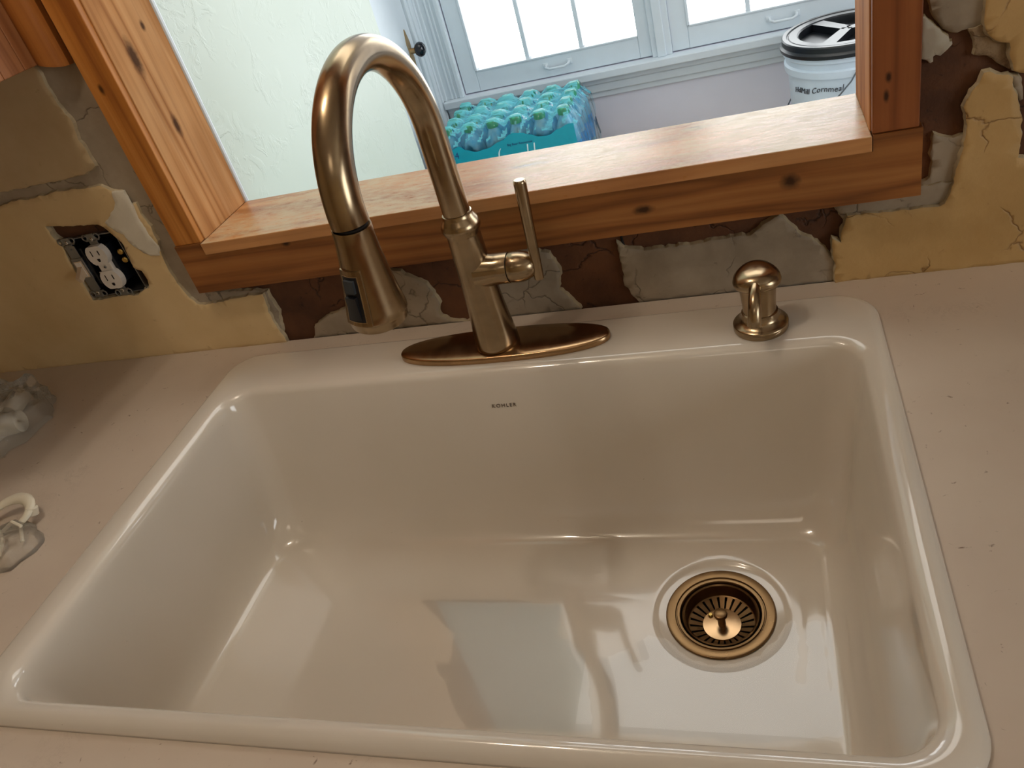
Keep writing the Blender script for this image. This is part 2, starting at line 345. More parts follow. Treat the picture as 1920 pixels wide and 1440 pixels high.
# ------------------------------------------------------------------ geometry helpers
class G:
    def __init__(s): s.v = []; s.f = []; s.m = []
    def add(s, vs, fs, mi=0):
        o = len(s.v); s.v += [tuple(v) for v in vs]; s.f += [tuple(o+i for i in f) for f in fs]; s.m += [mi]*len(fs); return s
    def box(s, x0, x1, y0, y1, z0, z1, c=0.0, mi=0):
        """box with chamfered edges (c)"""
        if c <= 0:
            vs = [(x, y, z) for x in (x0, x1) for y in (y0, y1) for z in (z0, z1)]
            return s.add(vs, [(0,1,3,2),(4,6,7,5),(0,4,5,1),(2,3,7,6),(0,2,6,4),(1,5,7,3)], mi)
        b = bmesh.new(); bmesh.ops.create_cube(b, size=1)
        for v in b.verts: v.co = ((x0+x1)/2+v.co.x*(x1-x0), (y0+y1)/2+v.co.y*(y1-y0), (z0+z1)/2+v.co.z*(z1-z0))
        bmesh.ops.bevel(b, geom=b.edges[:], offset=c, segments=2, profile=0.5, affect='EDGES')
        b.verts.index_update()
        s.add([v.co[:] for v in b.verts], [[v.index for v in f.verts] for f in b.faces], mi); b.free(); return s
    def lathe(s, prof, o=(0, 0, 0), axis=(0, 0, 1), n=40, caps=True, mi=0):
        """prof: list of (r, h) along axis from o"""
        q = Vector((0, 0, 1)).rotation_difference(Vector(axis).normalized()); o = Vector(o)
        vs = []; fs = []
        for r, h in prof:
            for k in range(n):
                a = 2*PI*k/n; vs.append(o + q @ Vector((r*math.cos(a), r*math.sin(a), h)))
        for i in range(len(prof)-1):
            for k in range(n):
                k2 = (k+1) % n; fs.append((i*n+k, i*n+k2, (i+1)*n+k2, (i+1)*n+k))
        if caps:
            fs.append(tuple(range(n-1, -1, -1))); fs.append(tuple((len(prof)-1)*n+k for k in range(n)))
        return s.add(vs, fs, mi)
    def tube(s, pts, rad, n=24, caps=True, mi=0, flat=1.0):
        pts = [Vector(p) for p in pts]; vs = []; fs = []
        if not isinstance(rad, (list, tuple)): rad = [rad]*len(pts)
        prev = None
        for i, p in enumerate(pts):
            t = (pts[min(i+1, len(pts)-1)]-pts[max(i-1, 0)]).normalized()
            if prev is None:
                u = t.cross(Vector((0, 0, 1)));
                if u.length < 1e-3: u = t.cross(Vector((0, 1, 0)))
                u.normalize()
            else:
                u = (prev - t*prev.dot(t)).normalized()
            prev = u; w_ = t.cross(u)
            for k in range(n):
                a = 2*PI*k/n; vs.append(p + u*math.cos(a)*rad[i] + w_*math.sin(a)*rad[i]*flat)
        for i in range(len(pts)-1):
            for k in range(n):
                k2 = (k+1) % n; fs.append((i*n+k, i*n+k2, (i+1)*n+k2, (i+1)*n+k))
        if caps:
            fs.append(tuple(range(n-1, -1, -1))); fs.append(tuple((len(pts)-1)*n+k for k in range(n)))
        return s.add(vs, fs, mi)
    def prism(s, poly, fn, d0, d1, mi=0):
        """extrude 2D polygon: fn(u, v, d) -> xyz"""
        n = len(poly)
        vs = [fn(u, v, d0) for u, v in poly]+[fn(u, v, d1) for u, v in poly]
        fs = [tuple(range(n-1, -1, -1)), tuple(range(n, 2*n))]+[(i, (i+1) % n, n+(i+1) % n, n+i) for i in range(n)]
        return s.add(vs, fs, mi)
    def build(s, name, mats, parent=None, smooth=False, origin=None, sharp=35):
        me = bpy.data.meshes.new(name)
        if origin is None:
            if parent is not None: origin = None
            else:
                xs = [v[0] for v in s.v]; ys = [v[1] for v in s.v]; zs = [v[2] for v in s.v]
                origin = ((min(xs)+max(xs))/2, (min(ys)+max(ys))/2, min(zs))
        if parent is not None and origin is None: origin = tuple(WL.get(parent.name, (0, 0, 0)))
        me.from_pydata([(v[0]-origin[0], v[1]-origin[1], v[2]-origin[2]) for v in s.v], [], s.f)
        if not isinstance(mats, (list, tuple)): mats = [mats]
        for mt in mats: me.materials.append(mt)
        for p, k in zip(me.polygons, s.m): p.material_index = k
        bm = bmesh.new(); bm.from_mesh(me); bmesh.ops.recalc_face_normals(bm, faces=bm.faces)
        bm.to_mesh(me); bm.free()
        if smooth:
            for p in me.polygons: p.use_smooth = True
            try: me.set_sharp_from_angle(angle=math.radians(sharp))
            except Exception: pass
        o = bpy.data.objects.new(name, me); COL.objects.link(o)
        if parent is not None: o.parent = parent       # parent-space coords: origin equals the thing's base
        else: o.location = origin
        WL[o.name] = origin
        return o
WL = {}
def tag(o, label=None, cat=None, group=None, kind=None):
    if label: o['label'] = label
    if cat: o['category'] = cat
    if group: o['group'] = group
    if kind: o['kind'] = kind
    return o
def empty(name, loc, label, cat, group=None):
    o = bpy.data.objects.new(name, None); COL.objects.link(o); o.location = loc; o.empty_display_size = 0.02
    WL[o.name] = tuple(loc); return tag(o, label, cat, group)
def text_obj(name, s, size, mat, matrix, parent, ext=0.0002, bend=None, shear=0.0, spacing=1.0):
    cu = bpy.data.curves.new(name, 'FONT'); cu.body = s; cu.size = size; cu.extrude = ext
    cu.align_x = 'CENTER'; cu.align_y = 'CENTER'; cu.shear = shear; cu.space_character = spacing
    t = bpy.data.objects.new(name+'_tmp', cu); COL.objects.link(t)
    dg = bpy.context.evaluated_depsgraph_get(); me = bpy.data.meshes.new_from_object(t.evaluated_get(dg))
    bpy.data.objects.remove(t)
    base = Vector(WL[parent.name])
    for v in me.vertices:
        c = v.co.copy()
        if bend: c = bend(c)
        else: c = matrix @ c
        v.co = c - base
    me.materials.clear(); me.materials.append(mat)
    o = bpy.data.objects.new(name, me); COL.objects.link(o); o.parent = parent; WL[o.name] = tuple(base)
    return o
def structure(o, label=None, cat='wall'):
    o['kind'] = 'structure'; return o

# ------------------------------------------------------------------ room shell
CZ = 1.50; FZ = -0.91
OX0, OX1, OZ0, OZ1 = -0.155, 0.665, 0.177, 1.02      # pass-through opening in the dividing wall
WY = 0.107
g = G()
YF = 0.008                                           # face of the brown clay behind the plaster
for b in ((-2.0, -0.4035, YF, WY, FZ, CZ), (-0.2985, OX0-0.02, YF, WY, FZ, CZ), (-0.4035, -0.2985, YF, WY, FZ, 0.1125), (-0.4035, -0.2985, YF, WY, 0.2065, CZ), (-0.4035, -0.2985, 0.056, WY, 0.1125, 0.2065), (OX1+0.02, 3.0, YF, WY, FZ, CZ), (OX0-0.02, OX1+0.02, YF, WY, FZ, OZ0-0.02), (OX0-0.02, OX1+0.02, YF, WY, OZ1+0.02, CZ)):
    g.box(*b)
wall = g.build('wall_back', M['clay'], origin=(0, 0, FZ)); structure(wall); wall['label'] = 'bare brown clay wall behind broken plaster'
G().box(-2.0, 3.1, -3.2, 0.0, FZ-0.02, FZ).build('floor', M['floor']).__setitem__('kind', 'structure')
G().box(-2.0, 3.1, -3.2, 2.0, CZ, CZ+0.02).build('ceiling', M['ceiling']).__setitem__('kind', 'structure')
G().box(-2.02, -2.0, -3.2, 0.107, FZ, CZ).build('wall_left', M['kitchen_wall']).__setitem__('kind', 'structure')
g = G()
g.box(3.0, 3.1, -3.2, -2.2, FZ, CZ).box(3.0, 3.1, -1.0, WY, FZ, CZ).box(3.0, 3.1, -2.2, -1.0, FZ, 0.0).box(3.0, 3.1, -2.2, -1.0, 1.0, CZ)
g.build('wall_right', M['kitchen_wall']).__setitem__('kind', 'structure')
G().box(-2.0, 3.1, -3.22, -3.2, FZ, CZ).build('wall_front', M['kitchen_wall']).__setitem__('kind', 'structure')

PATCH = {
 'cream_upper_left': [(-0.6510,0.2925), (-0.3678,0.5827), (-0.2784,0.4547), (-0.2703,0.4266), (-0.2697,0.3970), (-0.2676,0.3764), (-0.2616,0.3546), (-0.2684,0.3371), (-0.2658,0.3199), (-0.2668,0.3079), (-0.2657,0.2966), (-0.2894,0.2907), (-0.3180,0.2893), (-0.3463,0.2889), (-0.3939,0.2891), (-0.4429,0.2893)],
 'cream_lower_left': [(-0.7062,0.2749), (-0.4585,0.2702), (-0.4193,0.2734), (-0.3905,0.2727), (-0.3409,0.2751), (-0.3058,0.2718), (-0.2753,0.2719), (-0.2656,0.2639), (-0.2463,0.2569), (-0.2462,0.2387), (-0.2365,0.2398), (-0.2375,0.2242), (-0.2345,0.2051), (-0.2358,0.1835), (-0.2428,0.1623), (-0.2442,0.1397), (-0.2428,0.1162), (-0.2368,0.0946), (-0.2295,0.0800), (-0.2161,0.0762), (-0.1932,0.0784), (-0.1709,0.0800), (-0.1401,0.0813), (-0.1162,0.0817), (-0.1176,0.0731), (-0.1203,0.0435), (-0.1204,0.0251), (-0.1146,0.0120), (-0.1152,-0.0068), (-0.9619,-0.0262)],
 'hole': [(-0.4029,0.2316), (-0.3821,0.2279), (-0.3527,0.2239), (-0.3251,0.2224), (-0.3080,0.2151), (-0.3006,0.2029), (-0.2947,0.1882), (-0.2945,0.1669), (-0.2989,0.1503), (-0.2892,0.1431), (-0.2875,0.1282), (-0.2944,0.1157), (-0.3228,0.1058), (-0.3471,0.1090), (-0.3714,0.1075), (-0.4014,0.1083), (-0.4017,0.1223), (-0.4018,0.1438), (-0.3991,0.1732), (-0.3950,0.2017), (-0.4023,0.2141)],
 'spackle': [(-0.3010,0.2208), (-0.2799,0.2336), (-0.2680,0.2423), (-0.2625,0.2595), (-0.2448,0.2592), (-0.2446,0.2411), (-0.2464,0.2150), (-0.2447,0.1986), (-0.2403,0.1787), (-0.2459,0.1622), (-0.2598,0.1648), (-0.2732,0.1780), (-0.2816,0.1890), (-0.2827,0.2016), (-0.2935,0.2088)],
 'grey_left': [(-0.3512,0.6836), (-0.1961,0.6450), (-0.1900,0.4978), (-0.2062,0.4542), (-0.2047,0.1624), (-0.2111,0.0960), (-0.1115,0.0828), (-0.1084,0.0496), (-0.1232,0.0004), (-1.1123,-0.0338)],
 'grey_faucet': [(-0.0717,0.0011), (-0.0620,0.0167), (-0.0491,0.0261), (-0.0303,0.0336), (-0.0080,0.0380), (0.0145,0.0560), (0.0506,0.0848), (0.0783,0.0908), (0.0975,0.0857), (0.1015,0.0795), (0.1170,0.0708), (0.1267,0.0630), (0.1335,0.0489), (0.1371,0.0317), (0.1305,0.0190), (0.1331,0.0101), (0.1460,0.0016), (0.1671,-0.0010), (0.1896,-0.0003), (0.1847,-0.0169), (-0.0785,-0.0141)],
 'grey_center': [(0.2051,0.1025), (0.2221,0.1113), (0.2568,0.0965), (0.2833,0.0911), (0.3001,0.0834), (0.3065,0.0727), (0.3103,0.0592), (0.3028,0.0322), (0.3129,0.0174), (0.3237,0.0023), (0.3268,-0.0169), (0.1805,-0.0182)],
 'grey_block': [(0.3869,0.0868), (0.3943,0.0778), (0.4127,0.0722), (0.4380,0.0707), (0.4629,0.0696), (0.4835,0.0701), (0.5041,0.0729), (0.5398,0.0721), (0.5544,0.0835), (0.5722,0.0918), (0.5794,0.0863), (0.5918,0.0688), (0.6045,0.0579), (0.6174,0.0469), (0.6245,0.0320), (0.6282,0.0269), (0.6273,-0.0062), (0.4060,-0.0105), (0.3986,0.0016), (0.3905,0.0175), (0.3862,0.0312), (0.3875,0.0537)],
 'cream_right': [(0.6273,-0.0062), (0.6287,0.0338), (0.6267,0.0568), (0.6362,0.0509), (0.6355,0.0621), (0.6394,0.0726), (0.6432,0.0817), (0.6746,0.0821), (0.7097,0.0808), (0.7338,0.0800), (0.7419,0.0869), (0.7458,0.1094), (0.7486,0.1188), (0.7514,0.1280), (0.7547,0.1558), (0.7553,0.1721), (0.7515,0.1836), (0.7542,0.1902), (0.7597,0.2014), (0.7665,0.2137), (0.7772,0.2113), (0.7878,0.2087), (0.7912,0.2038), (0.7929,0.1932), (0.8013,0.1742), (0.8037,0.1559), (0.8047,0.1412), (0.8035,0.1321), (0.8036,0.1227), (0.8127,0.1173), (0.8292,0.1220), (0.8674,0.1189), (0.8868,-0.0297)],
 'cream_top_right': [(0.7627,0.2899), (0.7645,0.2741), (0.7635,0.2571), (0.7717,0.2458), (0.7794,0.2401), (0.7854,0.2381), (0.7881,0.2228), (0.7922,0.2104), (0.8027,0.2074), (0.8202,0.2081), (0.8557,0.2092), (0.8449,0.2923), (0.7641,0.3104)],
 'grey_top_right': [(0.7159,0.3069), (0.7178,0.2904), (0.7202,0.2789), (0.7238,0.2698), (0.7320,0.2611), (0.7374,0.2578), (0.7428,0.2553), (0.7466,0.2573), (0.7518,0.2569), (0.7569,0.2573), (0.7621,0.2565), (0.7675,0.2522), (0.7770,0.2613), (0.7794,0.2930)],
 'grey_edge': [(0.7104,0.2775), (0.7144,0.2763), (0.7185,0.2723), (0.7240,0.2641), (0.7296,0.2580), (0.7350,0.2533), (0.7372,0.2498), (0.7399,0.2484), (0.7394,0.2446), (0.7342,0.2420), (0.7291,0.2387), (0.7251,0.2388), (0.7224,0.2371), (0.7229,0.2326), (0.7200,0.2310), (0.7172,0.2338), (0.7116,0.2378)],
 'rubble': [(0.7518,0.2572), (0.7574,0.2501), (0.7582,0.2414), (0.7582,0.2328), (0.7626,0.2302), (0.7665,0.2294), (0.7760,0.2246), (0.7802,0.2197), (0.7857,0.2164), (0.7903,0.2111), (0.7919,0.2188), (0.7912,0.2417), (0.7776,0.2529), (0.7620,0.2576)],
 'grey_corner': [(0.7263,0.1592), (0.7312,0.1555), (0.7369,0.1537), (0.7441,0.1521), (0.7510,0.1531), (0.7583,0.1482), (0.7545,0.1154), (0.7460,0.0835), (0.7433,0.0804), (0.7177,0.0863), (0.7141,0.1084), (0.7214,0.1085), (0.7250,0.1118), (0.7258,0.1289), (0.7248,0.1376), (0.7258,0.1491)],
 'grey_sill_strip': [(0.6281,0.0970), (0.7023,0.1037), (0.7477,0.1052), (0.7514,0.0815), (0.6976,0.0764), (0.6413,0.0755)],
 'right_chip': [(0.7926,0.2040), (0.7971,0.2038), (0.8008,0.1994), (0.8031,0.1809), (0.8012,0.1797), (0.7959,0.1884)],
}

def inside(pt, poly):
    x, y = pt; c = False; n = len(poly); j = n-1
    for i in range(n):
        xi, yi = poly[i]; xj, yj = poly[j]
        if (yi > y) != (yj > y) and x < (xj-xi)*(y-yi)/(yj-yi)+xi: c = not c
        j = i
    return c
def rough_edge(poly, step=0.004, amp=0.0012, seed=0):
    out = []
    n = len(poly)
    for i in range(n):
        a = Vector(poly[i]); b = Vector(poly[(i+1) % n]); L = (b-a).length; k = max(1, int(L/step))
        nrm = Vector((b.y-a.y, a.x-b.x)); nrm = nrm.normalized() if nrm.length > 0 else nrm
        for j in range(k):
            p = a.lerp(b, j/k)
            d = noise.noise(Vector((p.x*90+seed, p.y*90, seed)))*amp*1.6 + noise.noise(Vector((p.x*330, p.y*330+seed, 3)))*amp
            out.append((p.x+nrm.x*d, p.y+nrm.y*d))
    return out
def patch(name, key, y, mats, th=0.006, amp=0.0014, holes=(), und=0.0008, seed=0, grid=0.009, flare=0.0016, clipz=-0.001, label=None):
    """a layer of plaster: undulating front, broken flared edge; coordinates on the wall plane"""
    poly = rough_edge(PATCH[key], amp=amp, seed=seed)
    poly = [(x, max(z, clipz)) for x, z in poly]
    loops = [poly]+[rough_edge(PATCH[h], amp=amp*0.8, seed=seed+5) for h in holes]
    pts = []; edges = []
    for lp in loops:
        o = len(pts); m_ = len(lp); pts += [Vector(q) for q in lp]; edges += [(o+i, o+(i+1) % m_) for i in range(m_)]
    nb = len(pts)
    xs = [q[0] for q in poly]; zs = [q[1] for q in poly]
    x = min(xs)+grid/2
    while x < max(xs):
        z = min(zs)+grid/2
        while z < max(zs):
            if -0.75 < x < 1.05 and z < 0.62:
                q = (x+random.uniform(-.3, .3)*grid, z+random.uniform(-.3, .3)*grid)
                if inside(q, poly) and not any(inside(q, h) for h in loops[1:]): pts.append(Vector(q))
            z += grid
        x += grid
    r = delaunay_2d_cdt(pts, edges, [], 0, 1e-6)
    V2, F2 = r[0], r[2]
    tris = []
    for f in F2:
        c = sum((V2[i] for i in f), Vector((0, 0)))/len(f)
        if inside(c, poly) and not any(inside(c, h) for h in loops[1:]): tris.append(tuple(f))
    vs = []
    for v in V2:
        d = noise.noise(Vector((v.x*14+seed, v.y*14, 1)))*und*1.5+noise.noise(Vector((v.x*55, v.y*55, seed)))*und
        vs.append((v.x, y+d, v.y))
    g = G(); g.add(vs, tris, 0)
    # border edges -> flared skirt
    cnt = {}
    for f in tris:
        for i in range(len(f)):
            a, b = f[i], f[(i+1) % len(f)]; cnt[(a, b)] = 1
    bord = [(a, b) for a, b in cnt if (b, a) not in cnt]
    nv = {}
    for a, b in bord:
        d = V2[b]-V2[a]; nn = Vector((d.y, -d.x))
        if nn.length > 0: nn.normalize()
        nv[a] = nv.get(a, Vector((0, 0)))+nn; nv[b] = nv.get(b, Vector((0, 0)))+nn
    low = {}; mid = {}
    base = len(g.v)
    for a in nv:
        n_ = nv[a].normalized() if nv[a].length > 0 else Vector((0, 0))
        j = noise.noise(Vector((V2[a].x*200, V2[a].y*200, seed)))
        zz = V2[a].y+n_.y*flare*(1+j); zz2 = V2[a].y+n_.y*flare*0.4
        mid[a] = len(g.v); g.v.append((V2[a].x+n_.x*flare*0.35, vs[a][1]+th*0.35, zz2))
        low[a] = len(g.v); g.v.append((V2[a].x+n_.x*flare*(1+j*0.8), y+th, zz))
    for a, b in bord:
        g.f.append((b, a, mid[a], mid[b])); g.m.append(1); g.f.append((mid[b], mid[a], low[a], low[b])); g.m.append(1)
    o = g.build(name, mats, parent=wall)
    for p in o.data.polygons:
        if p.material_index == 0: p.use_smooth = True
    if label: o['label'] = label
    return o
BK = M['broken']
Y1, Y2 = 0.002, -0.002
patch('grey_plaster', 'grey_left', Y1, [M['grey'], BK], seed=1, holes=('hole',), label='grey base coat left of the wooden frame')
patch('grey_plaster', 'grey_faucet', Y1, [M['grey'], BK], seed=2, th=0.007, label='grey plaster patch behind the spray head')
patch('grey_plaster', 'grey_center', Y1, [M['grey'], BK], seed=3, th=0.007, label='grey plaster patch right of the faucet body')
patch('grey_plaster', 'grey_block', Y1, [M['grey'], BK], seed=4, th=0.007, label='grey plaster block behind the soap dispenser')
patch('grey_plaster', 'grey_top_right', Y1, [M['grey'], BK], seed=5, th=0.008, label='grey plaster at top right beside the frame')
patch('grey_plaster', 'grey_edge', Y1, [M['grey_light'], BK], seed=6, th=0.008, label='loose pale flake beside the right casing')
patch('grey_plaster', 'grey_corner', Y1+0.001, [M['grey'], BK], seed=7, th=0.007, label='grey plaster below right corner of the frame')
patch('grey_plaster', 'grey_sill_strip', Y1, [M['grey'], BK], seed=8, th=0.006, label='grey strip under the right end of the casing')
patch('plaster_rubble', 'rubble', Y1+0.001, [M['rubble'], BK], seed=9, und=0.003, grid=0.004, th=0.008)
patch('grey_plaster', 'right_chip', Y1, [M['grey'], BK], seed=10, th=0.006, label='small grey chip at the right edge')
patch('cream_plaster', 'cream_upper_left', Y2, [M['tan'], BK], seed=11, th=0.004, label='tan painted plaster under the wall cabinet')
patch('cream_plaster', 'cream_lower_left', Y2, [M['cream'], BK], seed=12, th=0.005, holes=('hole',), label='cream painted plaster around the outlet box')
patch('cream_plaster', 'cream_right', Y2, [M['cream_right'], BK], seed=13, th=0.006, und=0.0015, amp=0.0018, label='crackled yellow plaster right of the sink')
patch('cream_plaster', 'cream_top_right', Y2, [M['cream_right'], BK], seed=14, th=0.006, und=0.0015, amp=0.0018, label='crackled yellow plaster at the top right corner')
patch('spackle', 'spackle', Y2-0.0013, [M['spackle'], M['spackle']], seed=15, th=0.0018, flare=0.002, und=0.0004)

# thin dark crack running down the clay between two patches, as a raised ragged joint
g = G(); pts = [(0.391, 0.009, 0.108), (0.3925, 0.0075, 0.085), (0.396, 0.0075, 0.062), (0.3985, 0.0075, 0.04), (0.400, 0.0075, 0.02), (0.402, 0.0075, 0.0)]
g.tube(pts, 0.0016, 6); g.build('crack', M['dark'], parent=wall)

g = G()
for b in ((-0.157, OX0-0.001, WY+0.0005, WY+0.004, FZ, CZ), (OX1+0.001, 1.8, WY+0.0005, WY+0.004, FZ, CZ), (OX0-0.001, OX1+0.001, WY+0.0005, WY+0.004, FZ, OZ0-0.022), (OX0-0.001, OX1+0.001, WY+0.0005, WY+0.004, OZ1+0.062, CZ)): g.box(*b)
structure(g.build('wall_porch_near', M['white_wall']))
# ------------------------------------------------------------------ wooden frame of the pass-through
g = G().box(-0.1985, -0.157, -0.018, 0.008, OZ0, 1.06, 0.0012); g.build('trim_1', M['casing_z_left']); tag(bpy.data.objects['trim_1'], 'left upright pine casing of the pass-through', kind='structure')
g = G().box(0.6665, 0.7095, -0.018, 0.008, OZ0+0.0005, 1.06, 0.0012); g.build('trim_2', M['casing_z_right']); tag(bpy.data.objects['trim_2'], 'right upright pine casing of the pass-through', kind='structure')
g = G().prism([(-0.1995, 0.1045), (0.7125, 0.1045), (0.7125, OZ0), (OX1+0.002, OZ0), (OX1+0.002, OZ0-0.0168), (OX0-0.002, OZ0-0.0168), (OX0-0.002, OZ0), (-0.1995, OZ0)], lambda u, v, d: (u, d, v), -0.020, 0.008); g.build('trim_3', M['casing_x']); tag(bpy.data.objects['trim_3'], 'bottom pine casing below the sill with dark knots', kind='structure')
g = G().box(OX0-0.022, OX0, -0.0085, WY, OZ0, OZ1, 0.0010); g.build('trim_4', M['jamb_left']); tag(bpy.data.objects['trim_4'], 'left inner jamb board with two dark knots', kind='structure')
g = G().box(OX1, OX1+0.022, -0.0085, WY, OZ0, OZ1, 0.0010); g.build('trim_5', M['jamb_right']); tag(bpy.data.objects['trim_5'], 'right inner jamb board of the pass-through', kind='structure')
g = G().box(OX0-0.001, OX1+0.001, -0.0225, WY+0.004, OZ0-0.0165, OZ0, 0.0012); g.build('trim_6', M['sill']); tag(bpy.data.objects['trim_6'], 'worn weathered sill board of the pass-through', kind='structure')
g = G().box(OX0-0.05, OX1+0.05, -0.018, WY, OZ1, OZ1+0.06, 0.0012); g.build('trim_7', M['casing_x']); tag(bpy.data.objects['trim_7'], 'top pine head board of the pass-through', kind='structure')

# ------------------------------------------------------------------ back room seen through the opening
BY = 1.45; DX = -0.335; MX = -0.157; MY = 0.763
g = G().box(DX-0.05, MX, WY, MY, FZ, CZ); structure(g.build('wall_mint', M['mint']))
bead = G(); bead.tube([(MX+0.001, WY+0.004, OZ0-0.01), (MX+0.001, WY+0.004, CZ)], 0.004, 8); bead.build('trim_8', M['white_paint'], smooth=True)['kind'] = 'structure'
structure(G().box(DX-0.1, DX-0.005, MY, BY+0.2, FZ, CZ).build('wall_side', M['white_paint']))
g = G()
# far wall around two window openings
W1 = (-0.262, 0.300); W2 = (0.346, 0.905); WB, WT = -0.098, 1.0
g.box(DX-0.1, W1[0], BY, BY+0.12, FZ, CZ).box(W1[0], W2[1], BY, BY+0.12, FZ, WB).box(W1[0], W2[1], BY, BY+0.12, WT, CZ)
g.box(W2[1], 1.8, BY, BY+0.12, FZ, CZ).box(W1[1], W2[0], BY, BY+0.12, WB, WT)
structure(g.build('wall_far', M['lav_paint']))
g = G().box(1.7, 1.8, WY, 0.4, FZ, CZ).box(1.7, 1.8, 1.3, BY, FZ, CZ).box(1.7, 1.8, 0.4, 1.3, FZ, -0.08).box(1.7, 1.8, 0.4, 1.3, 0.92, CZ)
structure(g.build('wall_porch_right', M['lav_paint']))
structure(G().box(-0.45, 1.8, 0.107, BY+0.12, FZ-0.02, FZ).build('floor_porch', M['porch_floor']))

def window(name, x0, x1, xo0, xo1):
    """casement sash with three tall lites across; parts are rails, stiles, bars and panes"""
    e = bpy.data.objects.new(name, None); COL.objects.link(e); e.location = (x0, BY, WB); WL[e.name] = (x0, BY, WB); e['kind'] = 'structure'
    sw = 0.047; zb = WB+0.003; zt = WT-0.003; y0 = BY+0.004; y1 = BY+0.045
    gx0, gx1, gz0, gz1 = x0+sw, x1-sw*0.75, zb+0.056, zt-0.05
    G().box(x0, gx0, y0, y1, zb, zt, 0.002).build('stile', M['white_paint'], e)
    G().box(gx1, x1, y0, y1, zb, zt, 0.002).build('stile', M['white_paint'], e)
    G().box(gx0, gx1, y0, y1, zb, gz0, 0.002).build('rail', M['white_paint'], e)
    G().box(gx0, gx1, y0, y1, gz1, zt, 0.002).build('rail', M['white_paint'], e)
    for k in (1, 2):
        xm = gx0+(gx1-gx0)*k/3
        G().box(xm-0.006, xm+0.006, y0+0.012, y1-0.004, gz0, gz1, 0.002).build('glazing_bar', M['white_paint'], e)
    nz = 3
    for k in range(1, nz):
        zm = gz0+(gz1-gz0)*k/nz
        for j in range(3):
            a = gx0+(gx1-gx0)*j/3+0.006; b = gx0+(gx1-gx0)*(j+1)/3-0.006
            G().box(a, b, y0+0.012, y1-0.004, zm-0.006, zm+0.006, 0.002).build('glazing_bar', M['white_paint'], e)
    for j in range(3):
        for k in range(nz):
            a = gx0+(gx1-gx0)*j/3; b = gx0+(gx1-gx0)*(j+1)/3; c = gz0+(gz1-gz0)*k/nz; d = gz0+(gz1-gz0)*(k+1)/nz
            G().box(a, b, y1-0.012, y1-0.009, c, d).build('pane', M['pane'], e)
    # glazing beads inside edge
    G().box(gx0-0.0005, gx0+0.006, y0-0.002, y1-0.014, gz0, gz1, 0.001).box(gx0, gx1, y0-0.002, y1-0.014, gz0-0.0005, gz0+0.004, 0.001).build('glazing_bead', M['white_paint'], e)
    xc = (gx0+gx1)/2+0.006; zc = zb+0.030
    h = G(); h.tube([(xc-0.034, y0, zc+0.004), (xc-0.032, y0-0.014, zc), (xc-0.022, y0-0.018, zc-0.004), (xc+0.022, y0-0.018, zc-0.004), (xc+0.032, y0-0.014, zc), (xc+0.034, y0, zc+0.004)], 0.0035, 8)
    h.box(xc-0.042, xc-0.028, y0-0.003, y0, zc-0.004, zc+0.010, 0.001).box(xc+0.028, xc+0.042, y0-0.003, y0, zc-0.004, zc+0.010, 0.001)
    h.build('sash_handle', M['white_paint'], e, smooth=True)
    return e
window('window_1', W1[0]+0.003, W1[1]-0.003, 0, 0)
window('window_2', W2[0]+0.003, W2[1]-0.003, 0, 0)
# mullion between windows with raised strips, stool and apron
g = G().box(W1[1]-0.004, W2[0]+0.004, BY-0.006, BY, WB, WT, 0.001).box(W1[1]+0.010, W1[1]+0.034, BY-0.014, BY-0.005, WB, WT, 0.002)
g.build('trim_9', M['white_paint'])['kind'] = 'structure'
g = G().box(DX+0.012, 1.2, BY-0.034, BY+0.004, WB-0.022, WB, 0.003); g.build('trim_10', M['white_paint'])['kind'] = 'structure'
g = G().box(DX+0.012, 1.2, BY-0.018, BY, WB-0.038, WB-0.022, 0.003).box(DX+0.012, 1.2, BY-0.012, BY, WB-0.062, WB-0.038, 0.003).box(DX+0.012, 1.2, BY-0.006, BY, WB-0.078, WB-0.062, 0.002)
g.build('trim_11', M['white_paint'])['kind'] = 'structure'
g = G().box(DX+0.004, W1[0]+0.002, BY-0.010, BY, WB, WT+0.06, 0.002)
for k, (a, b, d) in enumerate(((DX+0.004, DX+0.02, 0.018), (DX+0.033, DX+0.040, 0.013), (DX+0.046, DX+0.052, 0.013), (W1[0]-0.012, W1[0], 0.015))): g.box(a, b, BY-d, BY-0.008, WB, WT+0.06, 0.0015)
g.build('trim_12', M['white_paint'])['kind'] = 'structure'
g = G().box(DX-0.004, DX+0.008, 1.370, BY-0.001, FZ, 1.1, 0.002).box(DX-0.004, DX+0.014, 1.385, 1.40, FZ, 1.1, 0.002).box(DX-0.004, DX+0.012, 1.42, 1.432, FZ, 1.1, 0.002)
g.build('trim_13', M['white_paint'])['kind'] = 'structure'
# white door with latch plate and black knob
e = bpy.data.objects.new('door_1', None); COL.objects.link(e); e.location = (DX, MY, FZ); WL[e.name] = (DX, MY, FZ); e['kind'] = 'structure'
g = G().box(DX-0.004, DX, 0.80, 1.365, FZ+0.01, 1.06, 0.001); g.build('door_leaf', M['white_paint'], e)
pz = 0.082; g = G().prism([(-0.008, -0.05), (0.008, -0.05), (0.012, -0.02), (0.008, 0), (0.012, 0.02), (0.008, 0.035), (0, 0.058), (-0.008, 0.035), (-0.012, 0.02), (-0.008, 0), (-0.012, -0.02)], lambda u, v, d: (DX+d, 1.322+u, pz+v), 0.0, 0.003)
g.build('latch_plate', M['knobmetal'], e)
g = G().lathe([(0.008, 0), (0.007, 0.010), (0.009, 0.014)], (DX+0.003, 1.322, pz), (1, 0, 0), 16); kn = g.build('knob_stem', M['knobmetal'], e, smooth=True)
